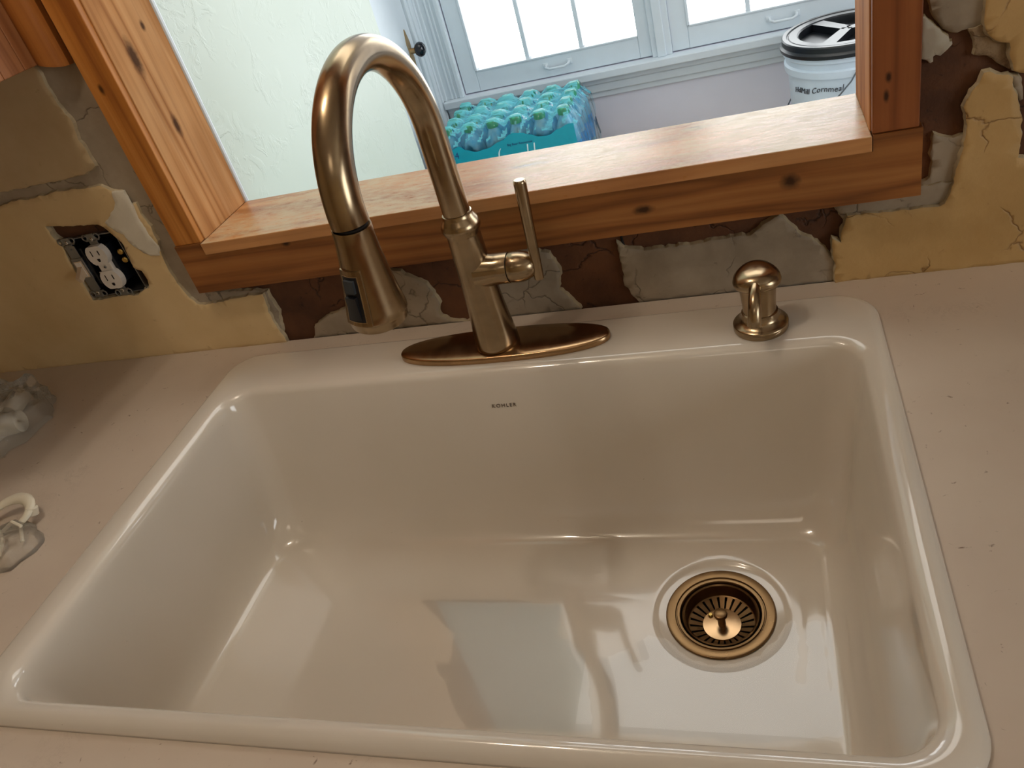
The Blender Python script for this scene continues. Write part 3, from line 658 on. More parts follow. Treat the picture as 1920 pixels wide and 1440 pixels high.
g = G().lathe([(0.006, 0), (0.014, 0.003), (0.019, 0.010), (0.020, 0.016), (0.017, 0.023), (0.010, 0.028), (0.002, 0.030)], (DX+0.016, 1.322, pz), (1, 0, 0), 24); g.build('door_knob', M['blackcer'], e, smooth=True)

# bench, carton, pack of water, bucket
BZ = -0.405
e = empty('bench', (0.35, 1.18, FZ), 'plain wooden bench under the windows behind the pass-through', 'bench')
G().box(-0.30, 1.05, 0.98, 1.41, BZ-0.03, BZ, 0.002).build('bench_top', M['bench'], e)
for x in (-0.27, 0.98):
    for y in (1.0, 1.32):
        G().box(x, x+0.04, y, y+0.04, FZ, BZ-0.03, 0.002).build('leg', M['bench'], e)
CT = -0.283
g = G().box(-0.262, 0.15, 1.06, 1.335, BZ, CT-0.0005, 0.002).box(-0.262, 0.15, 1.194, 1.198, CT-0.001, CT, 0)
tag(g.build('carton', M['carton']), 'brown carton on the bench under the pack of water bottles', 'box')

pk = empty('water_bottle_pack', (-0.056, 1.194, CT), 'shrink-wrapped blue pack of water bottles with green caps behind the sill', 'water pack')
bx0, by0, pit = -0.213, 1.10, 0.0627
def bottle_profile():
    return [(0.026, 0.0), (0.0305, 0.006), (0.031, 0.05), (0.0295, 0.08), (0.031, 0.11), (0.0305, 0.135), (0.026, 0.158), (0.016, 0.178), (0.0125, 0.186), (0.0125, 0.192)]
first = None
for i in range(6):
    for j in range(4):
        x = bx0+pit*i; y = by0+pit*j
        if first is None:
            b0 = G().lathe(bottle_profile(), (0, 0, 0), n=20, mi=0).build('bottle', M['bottle'], smooth=True, origin=(0, 0, 0))
            c0 = G().lathe([(0.0145, 0.188), (0.0148, 0.190), (0.0148, 0.203), (0.0135, 0.205)], (0, 0, 0), n=20).build('cap', M['greencap'], smooth=True, origin=(0, 0, 0))
            l0 = G().lathe([(0.0315, 0.055), (0.0315, 0.118)], n=20, caps=False).build('bottle_label', M['bluelabel'], smooth=True, origin=(0, 0, 0))
            first = (b0, c0, l0); b = b0; c = c0; l = l0
        else:
            b = first[0].copy(); c = first[1].copy(); l = first[2].copy()
            for q in (b, c, l): COL.objects.link(q)
        b.parent = pk; b.location = (x-pk.location.x, y-pk.location.y, 0.0015)
        c.parent = b; c.location = (0, 0, 0); l.parent = b; l.location = (0, 0, 0)
# shrink wrap: draped over the caps, hanging down the sides
def wrap():
    x0, x1 = bx0-0.033, bx0+5*pit+0.034; y0, y1 = by0-0.033, by0+3*pit+0.034
    nx, ny = 84, 50; g = G(); Z = {}
    def top(x, y):
        d = 9
        for i in range(6):
            for j in range(4):
                cx, cy = bx0+pit*i, by0+pit*j
                if abs(cx-x) < 0.07 and abs(cy-y) < 0.07: d = min(d, math.hypot(x-cx, y-cy))
        s = max(0.0, d-0.0145)
        z = CT+0.2085-0.030*(1-math.exp(-s/0.028))*1.0-0.12*s
        edge = min(x-x0, x1-x, y-y0, y1-y)
        z -= max(0, 0.022-edge)**1.0*1.0
        # diagonal pleats
        z += 0.0030*math.sin((x*0.9-y*0.8)*260+7*noise.noise(Vector((x*12, y*12, 0))))*min(1, s/0.008)+0.006*noise.noise(Vector((x*22, y*22, 4)))*min(1, s/0.01)
        return z
    idx = {}
    for i in range(nx+1):
        for j in range(ny+1):
            x = x0+(x1-x0)*i/nx; y = y0+(y1-y0)*j/ny
            idx[i, j] = len(g.v); g.v.append((x, y, top(x, y)))
    for i in range(nx):
        for j in range(ny): g.f.append((idx[i, j], idx[i+1, j], idx[i+1, j+1], idx[i, j+1])); g.m.append(0)
    # skirt
    rim = [(i, 0) for i in range(nx)]+[(nx, j) for j in range(ny)]+[(i, ny) for i in range(nx, 0, -1)]+[(0, j) for j in range(ny, 0, -1)]
    prev = [idx[r] for r in rim]
    for lv in range(1, 15):
        t = lv/14; cur = []
        for r in rim:
            x, y, z = g.v[idx[r]]
            zz = z*(1-t)+(CT+0.003)*t
            nxn = -1 if r[0] == 0 else (1 if r[0] == nx else 0); nyn = -1 if r[1] == 0 else (1 if r[1] == ny else 0)
            w_ = 0.0022*math.sin(x*170+y*190+zz*60)+0.0035*noise.noise(Vector((x*40, y*40, zz*25)))
            bul = 0.004*math.sin(PI*t)
            cur.append(len(g.v)); g.v.append((x+nxn*(w_+bul), y+nyn*(w_+bul), zz))
        m_ = len(cur)
        for k in range(m_): g.f.append((prev[k], prev[(k+1) % m_], cur[(k+1) % m_], cur[k])); g.m.append(0)
        prev = cur
    return g
wo = wrap().build('shrink_wrap', [M['film'], M['film_side']], pk, smooth=True, sharp=80)
for p in wo.data.polygons:
    if abs(p.normal.z) < 0.55: p.material_index = 1
# teal printed band on the front: rolling hills
hk = [(-0.241, -0.130), (-0.2162, -0.1273), (-0.1985, -0.1188), (-0.1757, -0.1128), (-0.159, -0.1258), (-0.1337, -0.1346), (-0.1035, -0.1313), (-0.0638, -0.1186), (-0.0299, -0.1038), (-0.0054, -0.1069), (0.015, -0.1147), (0.0351, -0.1239), (0.0609, -0.1258), (0.0883, -0.1144), (0.1159, -0.106), (0.1290, -0.1064)]
hp = []
for (xa, za), (xb, zb_) in zip(hk, hk[1:]):
    for k in range(4): t = k/4; t2 = t*t*(3-2*t); hp.append((xa+(xb-xa)*t, za+(zb_-za)*t2))
hp.append(hk[-1]); g = G(); yb = 1.0530; n = len(hp); zb0 = CT+0.012
g.add([(x, yb, h) for x, h in hp]+[(x, yb, zb0) for x, h in hp]+[(x, yb+0.0008, h) for x, h in hp]+[(x, yb+0.0008, zb0) for x, h in hp],
      [(k, k+1, n+k+1, n+k) for k in range(n-1)]+[(2*n+k, 3*n+k, 3*n+k+1, 2*n+k+1) for k in range(n-1)]+[(k, 2*n+k, 2*n+k+1, k+1) for k in range(n-1)])
g.build('printed_band', M['teal'], pk)
def front_mat(x, z): return Matrix.Translation((x, yb-0.0006, z)) @ Matrix.Rotation(PI/2, 4, 'X')
text_obj('lettering', '24', 0.024, M['navy'], front_mat(-0.1934, -0.1365), pk)
text_obj('lettering', 'Big Bear Resources', 0.0085, M['navy'], front_mat(-0.0155, -0.1318), pk)
text_obj('lettering', '(  ,  . l l', 0.036, M['whiteprint'], front_mat(-0.030, -0.151), pk, shear=0.15)['kind'] = 'stuff'

bk = empty('bucket', (0.7712, 1.2507, BZ), 'white plastic bucket with black screw lid behind the right casing', 'bucket')
bxc, byc = 0.7712, 1.2507; LT = -0.0636; KB = 0.952
G().lathe([(r0*KB, h0) for r0, h0 in [(0.128, 0), (0.131, 0.004), (0.1435, LT-0.076-BZ), (0.151, LT-0.073-BZ), (0.152, LT-0.058-BZ), (0.147, LT-0.054-BZ), (0.148, LT-0.042-BZ), (0.153, LT-0.038-BZ), (0.153, LT-0.028-BZ)]], (bxc, byc, BZ), n=64).build('bucket_body', M['bucket'], bk, smooth=True)
lid = G()
lid.lathe([(r0*KB, h0) for r0, h0 in [(0.1515, LT-0.028), (0.159, LT-0.027), (0.160, LT-0.019), (0.156, LT-0.016), (0.1545, LT-0.014), (0.1545, LT-0.003), (0.152, LT), (0.143, LT), (0.141, LT-0.003), (0.139, LT-0.003), (0.137, LT-0.001), (0.118, LT-0.001), (0.114, LT-0.004), (0.112, LT-0.020), (0.02, LT-0.021)]], (bxc, byc, 0), n=72)
lido = lid.build('lid', M['black'], bk, smooth=True, sharp=30)
# spoke bars across the recess of the lid
for a in (0.05, 0.05+2*PI/3, 0.05+4*PI/3):
    s_ = G()
    d = Vector((math.cos(a), math.sin(a), 0)); q = Vector((-d.y, d.x, 0))
    c0 = Vector((bxc, byc, LT))
    pts = [c0 - q*0.012 + d*0.0, c0 + q*0.012, c0 + q*0.016 + d*0.108, c0 - q*0.016 + d*0.108]
    s_.add([(p.x, p.y, LT-0.020) for p in pts]+[(p.x, p.y, LT-0.003) for p in pts], [(0, 1, 2, 3), (4, 5, 6, 7), (0, 1, 5, 4), (1, 2, 6, 5), (2, 3, 7, 6), (3, 0, 4, 7)])
    s_.build('lid_spoke', M['black'], lido)
# wire bail hanging at the front right
aa = [(-0.5+0.06*k) for k in range(12)]
g = G(); bp = []
for k in range(21):
    t = k/20; ang = -PI*0.5+(-0.30+1.35*t)
    r = 0.1535; drop = 0.17*math.sin(PI*min(1, t+0.08))
    ang = -PI/2+0.10-PI*t; z = LT-0.038-0.165*math.sin(PI*t)**0.75
    bp.append((bxc+r*math.cos(ang), byc+r*math.sin(ang), z))
g.tube(bp, 0.0018, 8); g.build('bail', M['wire'], bk, smooth=True)
def bend(c):
    r = 0.1435*KB; ang = math.radians(-127.5)+(c.x/r)
    return Vector((bxc+(r+c.z)*math.cos(ang), byc+(r+c.z)*math.sin(ang), -0.1655+c.y+c.x*0.10+0.002*math.sin(c.x*90)))
text_obj('handwriting', 'HdMill Cornmeal', 0.0180, M['ink'], None, bk, ext=0.0006, bend=bend, shear=0.15, spacing=1.05)

# ------------------------------------------------------------------ counter, base cabinet, upper cabinet
SX0, SX1, SY0, SY1 = -0.1727, 0.6655, -0.601, -0.0406
hx0, hx1, hy0, hy1 = SX0+0.012, SX1-0.012, SY0+0.012, SY1-0.012
g = G(); T = -0.036
g.box(-1.2, hx0, -0.665, 0.0005, T, 0).box(hx1, 1.5, -0.665, 0.0005, T, 0).box(hx0, hx1, hy1, 0.0005, T, 0).box(hx0, hx1, -0.665, hy0, T, 0)
tag(g.build('countertop', M['counter'], origin=(0.15, -0.33, T)), 'pale pinkish laminate countertop with dark specks around the sink', 'countertop')
e = empty('base_cabinet', (0.15, -0.3, FZ), 'painted base cabinet under the countertop', 'cabinet')
G().box(-1.18, 1.48, -0.62, -0.60, FZ+0.1, T-0.0005, 0).box(-1.18, -1.16, -0.60, 0.0, FZ, T-0.0005).box(1.46, 1.48, -0.60, 0.0, FZ, T-0.0005).box(-1.16, 1.46, -0.60, 0.0, FZ, FZ+0.02).build('body', M['cab_base'], e)
for k in range(4):
    x = -1.15+k*0.66; d = G().box(x, x+0.62, -0.64, -0.621, FZ+0.14, T-0.04, 0.003).build('door', M['cab_base'], e)
    G().lathe([(0.006, 0), (0.005, 0.012), (0.013, 0.018), (0.012, 0.026)], (x+0.56, -0.64, T-0.12), (0, -1, 0), 16).build('knob', M['knobmetal'], d, smooth=True)
e = empty('wall_cabinet', (-0.6, -0.16, 0.430), 'wooden wall cabinet hanging left of the pass-through', 'cabinet')
g = G()
n = 9
for k in range(n):     # side panel made of tongue-and-groove strips
    y = -0.005-0.315*k/n
    G().box(-0.262, -0.2495, y-0.315/n+0.0006, y-0.0002, 0.430, 1.25, 0.0010).build('side_plank', M['cabinet'], e)
G().box(-0.98, -0.262, -0.31, -0.004, 0.432, 1.25, 0.001).build('carcass', M['cabinet'], e)
G().box(-0.975, -0.62, -0.330, -0.311, 0.436, 1.24, 0.003).build('door', M['cabinet'], e)
G().box(-0.615, -0.258, -0.330, -0.311, 0.436, 1.24, 0.003).build('door', M['cabinet'], e)
prof = [(-0.2493, -0.003), (-0.2493, -0.020), (-0.244, -0.0225), (-0.236, -0.022), (-0.228, -0.019), (-0.223, -0.0145), (-0.2205, -0.0115), (-0.213, -0.0105), (-0.212, -0.003)]
g = G()
lev = [(0.4275, 0.55), (0.4245, 0.80), (0.4235, 0.95), (0.4245, 1.0), (1.25, 1.0)]
vs = []; fs = []
n = len(prof)
for z, s_ in ((0.421, 0.86), (0.4205, 0.97), (0.423, 1.0), (1.25, 1.0)):
    for (x, y) in prof:
        zz = z + (0.010*((-0.2205-x)/0.03) if z < 1 and x < -0.2205 else 0)
        vs.append((-0.235+(x+0.235)*s_, -0.003+(y+0.003)*s_, zz))
for i in range(3):
    for k in range(n): fs.append((i*n+k, i*n+(k+1) % n, (i+1)*n+(k+1) % n, (i+1)*n+k))
fs.append(tuple(range(n))); fs.append(tuple(3*n+k for k in range(n)))
G().add(vs, fs).build('scribe_moulding', M['moulding'], e, smooth=True, sharp=40)

# ------------------------------------------------------------------ sink
def rrect(x0, x1, y0, y1, R, z, nc=12, ns=26):
    pts = []
    R = min(R, (x1-x0)/2-0.001, (y1-y0)/2-0.001)
    cs = [((x1-R, y1-R), 0), ((x0+R, y1-R), PI/2), ((x0+R, y0+R), PI), ((x1-R, y0+R), 3*PI/2)]
    for i, ((cx, cy), a0) in enumerate(cs):
        for k in range(nc+1):
            a = a0+PI/2*k/nc; pts.append((cx+R*math.cos(a), cy+R*math.sin(a), z))
        nx_, a1 = cs[(i+1) % 4]
        p0 = pts[-1]; p1 = (nx_[0]+R*math.cos(a1), nx_[1]+R*math.sin(a1))
        for k in range(1, ns): t = k/ns; pts.append((p0[0]*(1-t)+p1[0]*t, p0[1]*(1-t)+p1[1]*t, z))
    return pts
IX0, IX1, IY0, IY1 = -0.1295, 0.6385, -0.5755, -0.1385
rings = []
for z, ins, R in ((0.0, 0.0, 0.044), (0.0030, 0.0002, 0.044), (0.0058, 0.0014, 0.043), (0.0082, 0.0035, 0.041), (0.0100, 0.0062, 0.039), (0.0112, 0.0092, 0.037), (0.0116, 0.0108, 0.036)):
    rings.append(rrect(SX0+ins, SX1-ins, SY0+ins, SY1-ins, R, z))
for z, out, R in ((0.0117, 0.0128, 0.042), (0.0105, 0.0095, 0.040), (0.0088, 0.0062, 0.038), (0.0062, 0.0033, 0.036), (0.0028, 0.0014, 0.035), (-0.001, 0.0004, 0.034)):
    rings.append(rrect(IX0-out, IX1+out, IY0-out, IY1+out, R, z))
# walls: z, left, right, front, back insets, radius
for z, l, r, f, b, R in ((-0.006, 0.0004, 0.0008, 0.0006, 0.0014, 0.034), (-0.02, 0.0012, 0.003, 0.002, 0.0045, 0.034), (-0.05, 0.003, 0.007, 0.004, 0.012, 0.034),
        (-0.08, 0.0048, 0.011, 0.006, 0.0200, 0.034), (-0.11, 0.0065, 0.015, 0.008, 0.0285, 0.034), (-0.135, 0.008, 0.0185, 0.010, 0.0365, 0.035), (-0.152, 0.0092, 0.0215, 0.012, 0.0430, 0.036),
        (-0.165, 0.0108, 0.0250, 0.0145, 0.0495, 0.037), (-0.175, 0.0133, 0.0290, 0.018, 0.0560, 0.037), (-0.183, 0.0168, 0.0335, 0.022, 0.0625, 0.037), (-0.1885, 0.0207, 0.0380, 0.027, 0.0685, 0.036),
        (-0.1922, 0.0250, 0.0430, 0.032, 0.0745, 0.034), (-0.1942, 0.0300, 0.0480, 0.037, 0.0805, 0.031), (-0.1950, 0.0360, 0.0540, 0.043, 0.0880, 0.028)):
    rings.append(rrect(IX0+l, IX1-r, IY0+f, IY1-b, R, z))
DCX, DCY = 0.4812, -0.3175
last = rings[-1]
def to_circle(r, z, t=None, zl=None):
    out = []
    for p in last:
        a = math.atan2(p[1]-DCY, p[0]-DCX); c = (DCX+r*math.cos(a), DCY+r*math.sin(a))
        if t is None: out.append((c[0], c[1], z))
        else: out.append((p[0]*(1-t)+c[0]*t, p[1]*(1-t)+c[1]*t, zl))
    return out
for t in (0.25, 0.5, 0.75): rings.append(to_circle(0.072, 0, t, -0.1950-0.0012*t))
for r, z in ((0.0735, -0.1966), (0.0705, -0.1968), (0.0685, -0.1976), (0.0665, -0.1990), (0.0640, -0.1998), (0.050, -0.2000), (0.046, -0.2005), (0.0455, -0.215)): rings.append(to_circle(r, z))
nr = len(rings[0]); vs = [p for r in rings for p in r]
fs = [(i*nr+k, i*nr+(k+1) % nr, (i+1)*nr+(k+1) % nr, (i+1)*nr+k) for i in range(len(rings)-1) for k in range(nr)]
sink = G().add(vs, fs).build('sink', M['porcelain'], smooth=True, origin=(DCX, DCY, -0.215), sharp=60)
# porcelain thickness on the hidden side
sm = sink.modifiers.new('thickness', 'SOLIDIFY'); sm.thickness = 0.006; sm.offset = -1.0
tag(sink, 'white glazed drop-in single bowl kitchen sink set into the countertop', 'sink')
zt = -0.0335; yt = IY1-0.0079
sl = math.atan2(0.0075, 0.03)
mt = Matrix.Translation((0.2445, yt-0.0006, zt)) @ Matrix.Rotation(PI/2-sl, 4, 'X')
lt = text_obj('lettering', 'KOHLER', 0.0066, M['ink_brown'], mt, sink, ext=0.0002, spacing=1.35)
lt['label'] = 'small brown capital letters on the back wall of the bowl'

# ------------------------------------------------------------------ drain with strainer basket
e = empty('sink_drain', (DCX, DCY, -0.2001), 'round bronze drain flange in the floor of the sink bowl', 'drain')
o3 = (DCX, DCY, -0.200)
G().lathe([(0.0565, 0.0), (0.0568, 0.0012), (0.0560, 0.0026), (0.0545, 0.0030), (0.0470, 0.0020), (0.0462, 0.0004), (0.0452, 0.0002), (0.0447, 0.0014), (0.0425, 0.0012), (0.0412, -0.0006), (0.0405, -0.004), (0.0395, -0.030), (0.030, -0.034)], o3, n=72, caps=False).build('flange', M['bronze_drain'], e, smooth=True, sharp=30)
G().lathe([(0.0394, -0.0345), (0.0394, -0.030), (0.001, -0.030)], o3, n=32).build('drain_cup', M['dark'], e)
b = empty('strainer_basket', (DCX, DCY, -0.222), 'slotted bronze strainer basket with centre knob inside the drain', 'strainer')
g = G().lathe([(0.0398, -0.0030), (0.0398, 0.0000), (0.0385, 0.0008), (0.0372, -0.0004), (0.0362, -0.010), (0.0350, -0.0140)], o3, n=64, caps=False)
g.lathe([(0.0350, -0.0140), (0.0335, -0.0148), (0.0335, -0.0160), (0.0352, -0.0155)], o3, n=64, caps=False)
NSL = 24
for k in range(NSL):
    a = 2*PI*k/NSL; da = PI/NSL*1.28; vs = []
    for aa_ in (a-da/2*1.05, a-da/4, a+da/4, a+da/2*1.05):
        for r, h in ((0.0340, -0.0145), (0.0200, -0.0185), (0.0200, -0.0195), (0.0340, -0.0157)):
            vs.append((DCX+r*math.cos(aa_), DCY+r*math.sin(aa_), o3[2]+h))
    g.add(vs, [(j*4+q, j*4+(q+1) % 4, (j+1)*4+(q+1) % 4, (j+1)*4+q) for j in range(3) for q in range(4)]+[(0, 1, 2, 3), (12, 13, 14, 15)])
g.build('basket', M['bronze_drain'], b, smooth=True, sharp=25)
G().lathe([(0.0202, -0.0196), (0.0204, -0.0178), (0.0200, -0.0172), (0.010, -0.0162), (0.004, -0.0160)], o3, n=48).build('centre_disc', M['bronze_plate'], b, smooth=True, sharp=30)
G().lathe([(0.0042, -0.0162), (0.0040, -0.006), (0.0045, -0.004), (0.0068, -0.003), (0.0072, -0.001), (0.0066, 0.0012), (0.0050, 0.0018), (0.001, 0.0020)], o3, n=32).build('knob', M['bronze_drain'], b, smooth=True, sharp=40)
G().lathe([(0.0026, 0), (0.0026, 0.002), (0.0018, 0.003)], (DCX-0.012, DCY+0.010, o3[2]-0.0172), n=16).build('rivet', M['brass'], b, smooth=True)

# ------------------------------------------------------------------ standing water on the floor of the bowl
WATER = {
 'left': [(0.1313,-0.3093), (0.1479,-0.3065), (0.1893,-0.3066), (0.2248,-0.3056), (0.2557,-0.3066), (0.2738,-0.3113), (0.3067,-0.3126), (0.3097,-0.3242), (0.3081,-0.3454), (0.3161,-0.3566), (0.3280,-0.3630), (0.3309,-0.3695), (0.3438,-0.3778), (0.3496,-0.3924), (0.3537,-0.4087), (0.3535,-0.4207), (0.3593,-0.4360), (0.3628,-0.4619), (0.2324,-0.4648), (0.2154,-0.4462), (0.2022,-0.4285), (0.1959,-0.4140), (0.1782,-0.3973), (0.1747,-0.3896), (0.1913,-0.3912), (0.1936,-0.3810), (0.1886,-0.3674), (0.1885,-0.3556), (0.1759,-0.3463), (0.1573,-0.3294), (0.1427,-0.3195)],
 'center': [(0.3585,-0.3815), (0.3757,-0.3756), (0.3898,-0.3665), (0.3950,-0.3822), (0.4042,-0.3829), (0.3993,-0.3694), (0.3967,-0.3609), (0.4089,-0.3500), (0.4259,-0.3546), (0.4412,-0.3680), (0.4559,-0.3789), (0.4699,-0.3834), (0.4974,-0.3813), (0.5195,-0.3704), (0.5370,-0.3524), (0.5445,-0.3374), (0.5518,-0.3275), (0.5568,-0.3296), (0.5567,-0.3600), (0.5527,-0.3993), (0.5605,-0.4008), (0.5641,-0.3718), (0.5660,-0.3326), (0.5755,-0.3281), (0.5796,-0.3302), (0.5809,-0.3632), (0.5818,-0.4072), (0.5836,-0.4052), (0.5823,-0.3469), (0.5822,-0.3291), (0.5904,-0.3299), (0.5921,-0.3466), (0.5909,-0.3688), (0.5945,-0.3880), (0.5940,-0.4156), (0.5927,-0.4501), (0.5124,-0.4623), (0.4124,-0.4604), (0.3826,-0.4606), (0.3797,-0.4272), (0.3684,-0.4080), (0.3645,-0.3918)],
}

def water_sheet(key, th=0.0007, z=-0.1951, seed=0):
    poly = rough_edge(WATER[key], step=0.005, amp=0.0016, seed=seed)
    pts = [Vector(q) for q in poly]; n = len(pts); cx = sum(p.x for p in pts)/n; cy = sum(p.y for p in pts)/n
    g = G(); ins = []
    r = delaunay_2d_cdt(pts, [(i, (i+1) % n) for i in range(n)], [], 0, 1e-6)
    tris = [tuple(f) for f in r[2] if inside(sum((r[0][i] for i in f), Vector((0, 0)))/len(f), poly)]
    g.add([(v.x, v.y, z+th) for v in r[0]], tris)
    o = g.build('water', M['water'], sink)
    for p in o.data.polygons:
        if p.normal.z < 0: p.flip()
    return o
for k in WATER: water_sheet(k)

# ------------------------------------------------------------------ faucet
FX, FY = 0.2385, -0.0905
DZ = 0.0120
fa = empty('faucet', (FX, FY, DZ), 'tall champagne bronze pull-down gooseneck faucet behind the sink bowl', 'faucet')
# deck plate: long oval with domed top
g = G(); nn = 96; vs = []; fs = []
pr = [(1.0, 0.0), (1.004, 0.002), (1.0, 0.0055), (0.985, 0.0070), (0.93, 0.0078), (0.6, 0.0088), (0.25, 0.0095), (0.03, 0.0096)]
A, B = 0.1345, 0.0330
PCX, PCY = 0.2415, -0.0885
for s_, h in pr:
    for k in range(nn):
        a = 2*PI*k/nn; ca, sa = math.cos(a), math.sin(a); e_ = 2/2.35
        d = (1-s_)*B*1.0
        vs.append((PCX+(A-d if s_ > .5 else A*s_)*abs(ca)**e_*(1 if ca >= 0 else -1), PCY+(B-d if s_ > .5 else B*s_)*abs(sa)**e_*(1 if sa >= 0 else -1), DZ+h))
for i in range(len(pr)-1):
    for k in range(nn): fs.append((i*nn+k, i*nn+(k+1) % nn, (i+1)*nn+(k+1) % nn, (i+1)*nn+k))
fs.append(tuple(range(nn))); fs.append(tuple((len(pr)-1)*nn+k for k in range(nn)))
G().add(vs, fs).build('deck_plate', M['bronze_plate'], fa, smooth=True, sharp=50)
bz = DZ+0.0088
G().lathe([(0.0262, 0), (0.0272, 0.002), (0.0270, 0.006), (0.0255, 0.02), (0.0236, 0.04), (0.0222, 0.058), (0.0208, 0.085), (0.0200, 0.11), (0.0194, 0.14), (0.0190, 0.148)], (FX, FY, bz), n=64).build('body', M['bronze'], fa, smooth=True, sharp=45)
G().lathe([(0.0188, 0.146), (0.0192, 0.149), (0.0215, 0.1535), (0.0226, 0.157), (0.0224, 0.160), (0.0205, 0.1645), (0.0180, 0.1685), (0.0170, 0.1715), (0.0168, 0.1735), (0.0150, 0.1740)], (FX, FY, bz), n=64).build('collar', M['bronze'], fa, smooth=True, sharp=45)
phi = math.radians(268.0); r_ = 0.2096; ZC = 0.2875
dv = Vector((math.cos(phi), math.sin(phi), 0)); P0 = Vector((FX, FY, 0)); path = []
z0 = bz+0.1735
for k in range(12): path.append(P0+Vector((0, 0, z0+(ZC-z0)*k/12)))
for k in range(61):
    a = PI*1.0*k/60; path.append(P0+dv*((1-math.cos(a))*r_/2)+Vector((0, 0, ZC+math.sin(a)*r_/2)))
rad = [0.0154+(0.0012*max(0, k-20)/52) for k in range(len(path))]
G().tube(path, rad, 40).build('gooseneck', M['bronze'], fa, smooth=True, sharp=60)
hp0 = path[-1]; hdir = (Vector((0.2204, -0.2946, 0.2))-hp0).normalized(); HL = (Vector((0.2204, -0.2946, 0.2))-hp0).length
ring = G().lathe([(0.0145, -0.0002), (0.0145, 0.0016)], hp0, hdir, 40); ring.build('joint_ring', M['dark'], fa)
hb = hp0+hdir*0.0014
hprof = [(0.0150, 0.0), (0.0168, 0.0002), (0.0172, 0.002), (0.0176, 0.012), (0.0190, 0.028), (0.0212, 0.046), (0.0238, 0.063), (0.0265, 0.078), (0.0278, 0.0845), (0.0278, 0.087), (0.0268, 0.0895), (0.0262, 0.095), (0.0245, 0.0962)]
head = G().lathe(hprof, hb, hdir, 64).build('spray_head', M['bronze'], fa, smooth=True, sharp=45)
G().lathe([(0.0244, 0.0958), (0.023, 0.0966), (0.008, 0.0972)], hb, hdir, 40).build('spray_face', M['blackrub'], head)
# button panel
pa = math.radians(-105)
qd = Vector((0, 0, 1)).rotation_difference(hdir)
pn = Vector((math.cos(pa), math.sin(pa), 0)); pn = (pn-hdir*pn.dot(hdir)).normalized(); pt = hdir.cross(pn).normalized()
def head_r(h):
    for (r0, h0), (r1, h1) in zip(hprof, hprof[1:]):
        if h0 <= h <= h1 and h1 > h0: return r0+(r1-r0)*(h-h0)/(h1-h0)
    return 0.02
def panel(name, u0, u1, h0, h1, d0, d1, mat, taper=0.0, bev=0.0015, parent=head, d1b=None, n=6):
    """curved slab that follows the head: u across (m), h down the head, d out from the surface"""
    g = G(); vs = []; fs = []
    rows = 8; cols = 6
    for side, dd in ((0, d0), (1, d1)):
        for i in range(rows+1):
            h = h0+(h1-h0)*i/rows; tp = 1+taper*(i/rows)
            ddd = dd if (side == 0 or d1b is None) else dd+(d1b-dd)*i/rows
            for j in range(cols+1):
                u = (u0+(u1-u0)*j/cols)*tp
                R = head_r(h)+ddd
                edge = 0
                Rf = R
                x = hb+hdir*h+pn*(Rf*math.sqrt(max(0, 1-(u/(head_r(h)+0.004))**2))*0.5+Rf*0.5 if False else Rf-0.5*u*u/R)+pt*u
                vs.append(x)
    m_ = (rows+1)*(cols+1)
    for s_ in (0, 1):
        for i in range(rows):
            for j in range(cols):
                a = s_*m_+i*(cols+1)+j; fs.append((a, a+1, a+cols+2, a+cols+1))
    bd = [i*(cols+1) for i in range(rows+1)]+[rows*(cols+1)+j for j in range(1, cols+1)]+[i*(cols+1)+cols for i in range(rows-1, -1, -1)]+[j for j in range(cols-1, 0, -1)]
    for k in range(len(bd)): a, b_ = bd[k], bd[(k+1) % len(bd)]; fs.append((a, b_, m_+b_, m_+a))
    return g.add(vs, fs).build(name, mat, parent)
panel('panel_surround', -0.0105, 0.0105, 0.0330, 0.0845, -0.003, 0.0016, M['bronze'], taper=0.30)
panel('panel_bezel', -0.0078, 0.0078, 0.0372, 0.0808, -0.001, 0.0020, M['bronze_light'], taper=0.28)
panel('button_panel', -0.0071, 0.0071, 0.0380, 0.0800, -0.001, 0.0023, M['black'], taper=0.28)
panel('button', -0.0050, 0.0050, 0.0405, 0.0520, 0.002, 0.0048, M['blackrub'], taper=0.05)
panel('rocker_button', -0.0052, 0.0052, 0.0555, 0.0780, 0.002, 0.0062, M['black'], taper=0.2, d1b=0.0030)
# handle: side valve, dome and lever
vz = 0.1205
G().lathe([(0.0215, 0.004), (0.0200, 0.014), (0.0186, 0.021), (0.0180, 0.028), (0.0180, 0.0420), (0.0176, 0.0427)], (FX, FY, vz), (1, -0.05, 0.0), 48).build('valve_stub', M['bronze'], fa, smooth=True, sharp=45)
G().lathe([(0.0166, 0.0425), (0.0166, 0.0440)], (FX, FY, vz), (1, -0.05, 0.0), 40).build('joint_ring', M['dark'], fa)
hn = G().lathe([(0.0174, 0.0438), (0.0180, 0.0450), (0.0181, 0.051), (0.0176, 0.057), (0.0160, 0.0635), (0.0130, 0.069), (0.0095, 0.0725), (0.0060, 0.0745)], (FX, FY, vz), (1, -0.05, 0.0), 48).build('handle_dome', M['bronze'], fa, smooth=True, sharp=45)
lv = G(); a0 = Vector((0.3125, FY-0.006, vz-0.017)); a1 = Vector((0.3185, FY-0.0035, vz+0.1005)); dd = (a1-a0)
LL = dd.length
lv.lathe([(0.0042, 0), (0.0054, 0.0008), (0.0057, 0.003), (0.0060, 0.04), (0.0070, LL-0.004), (0.0068, LL-0.0015), (0.0058, LL)], a0, dd, 32)
lv.build('lever', M['bronze'], fa, smooth=True, sharp=40)

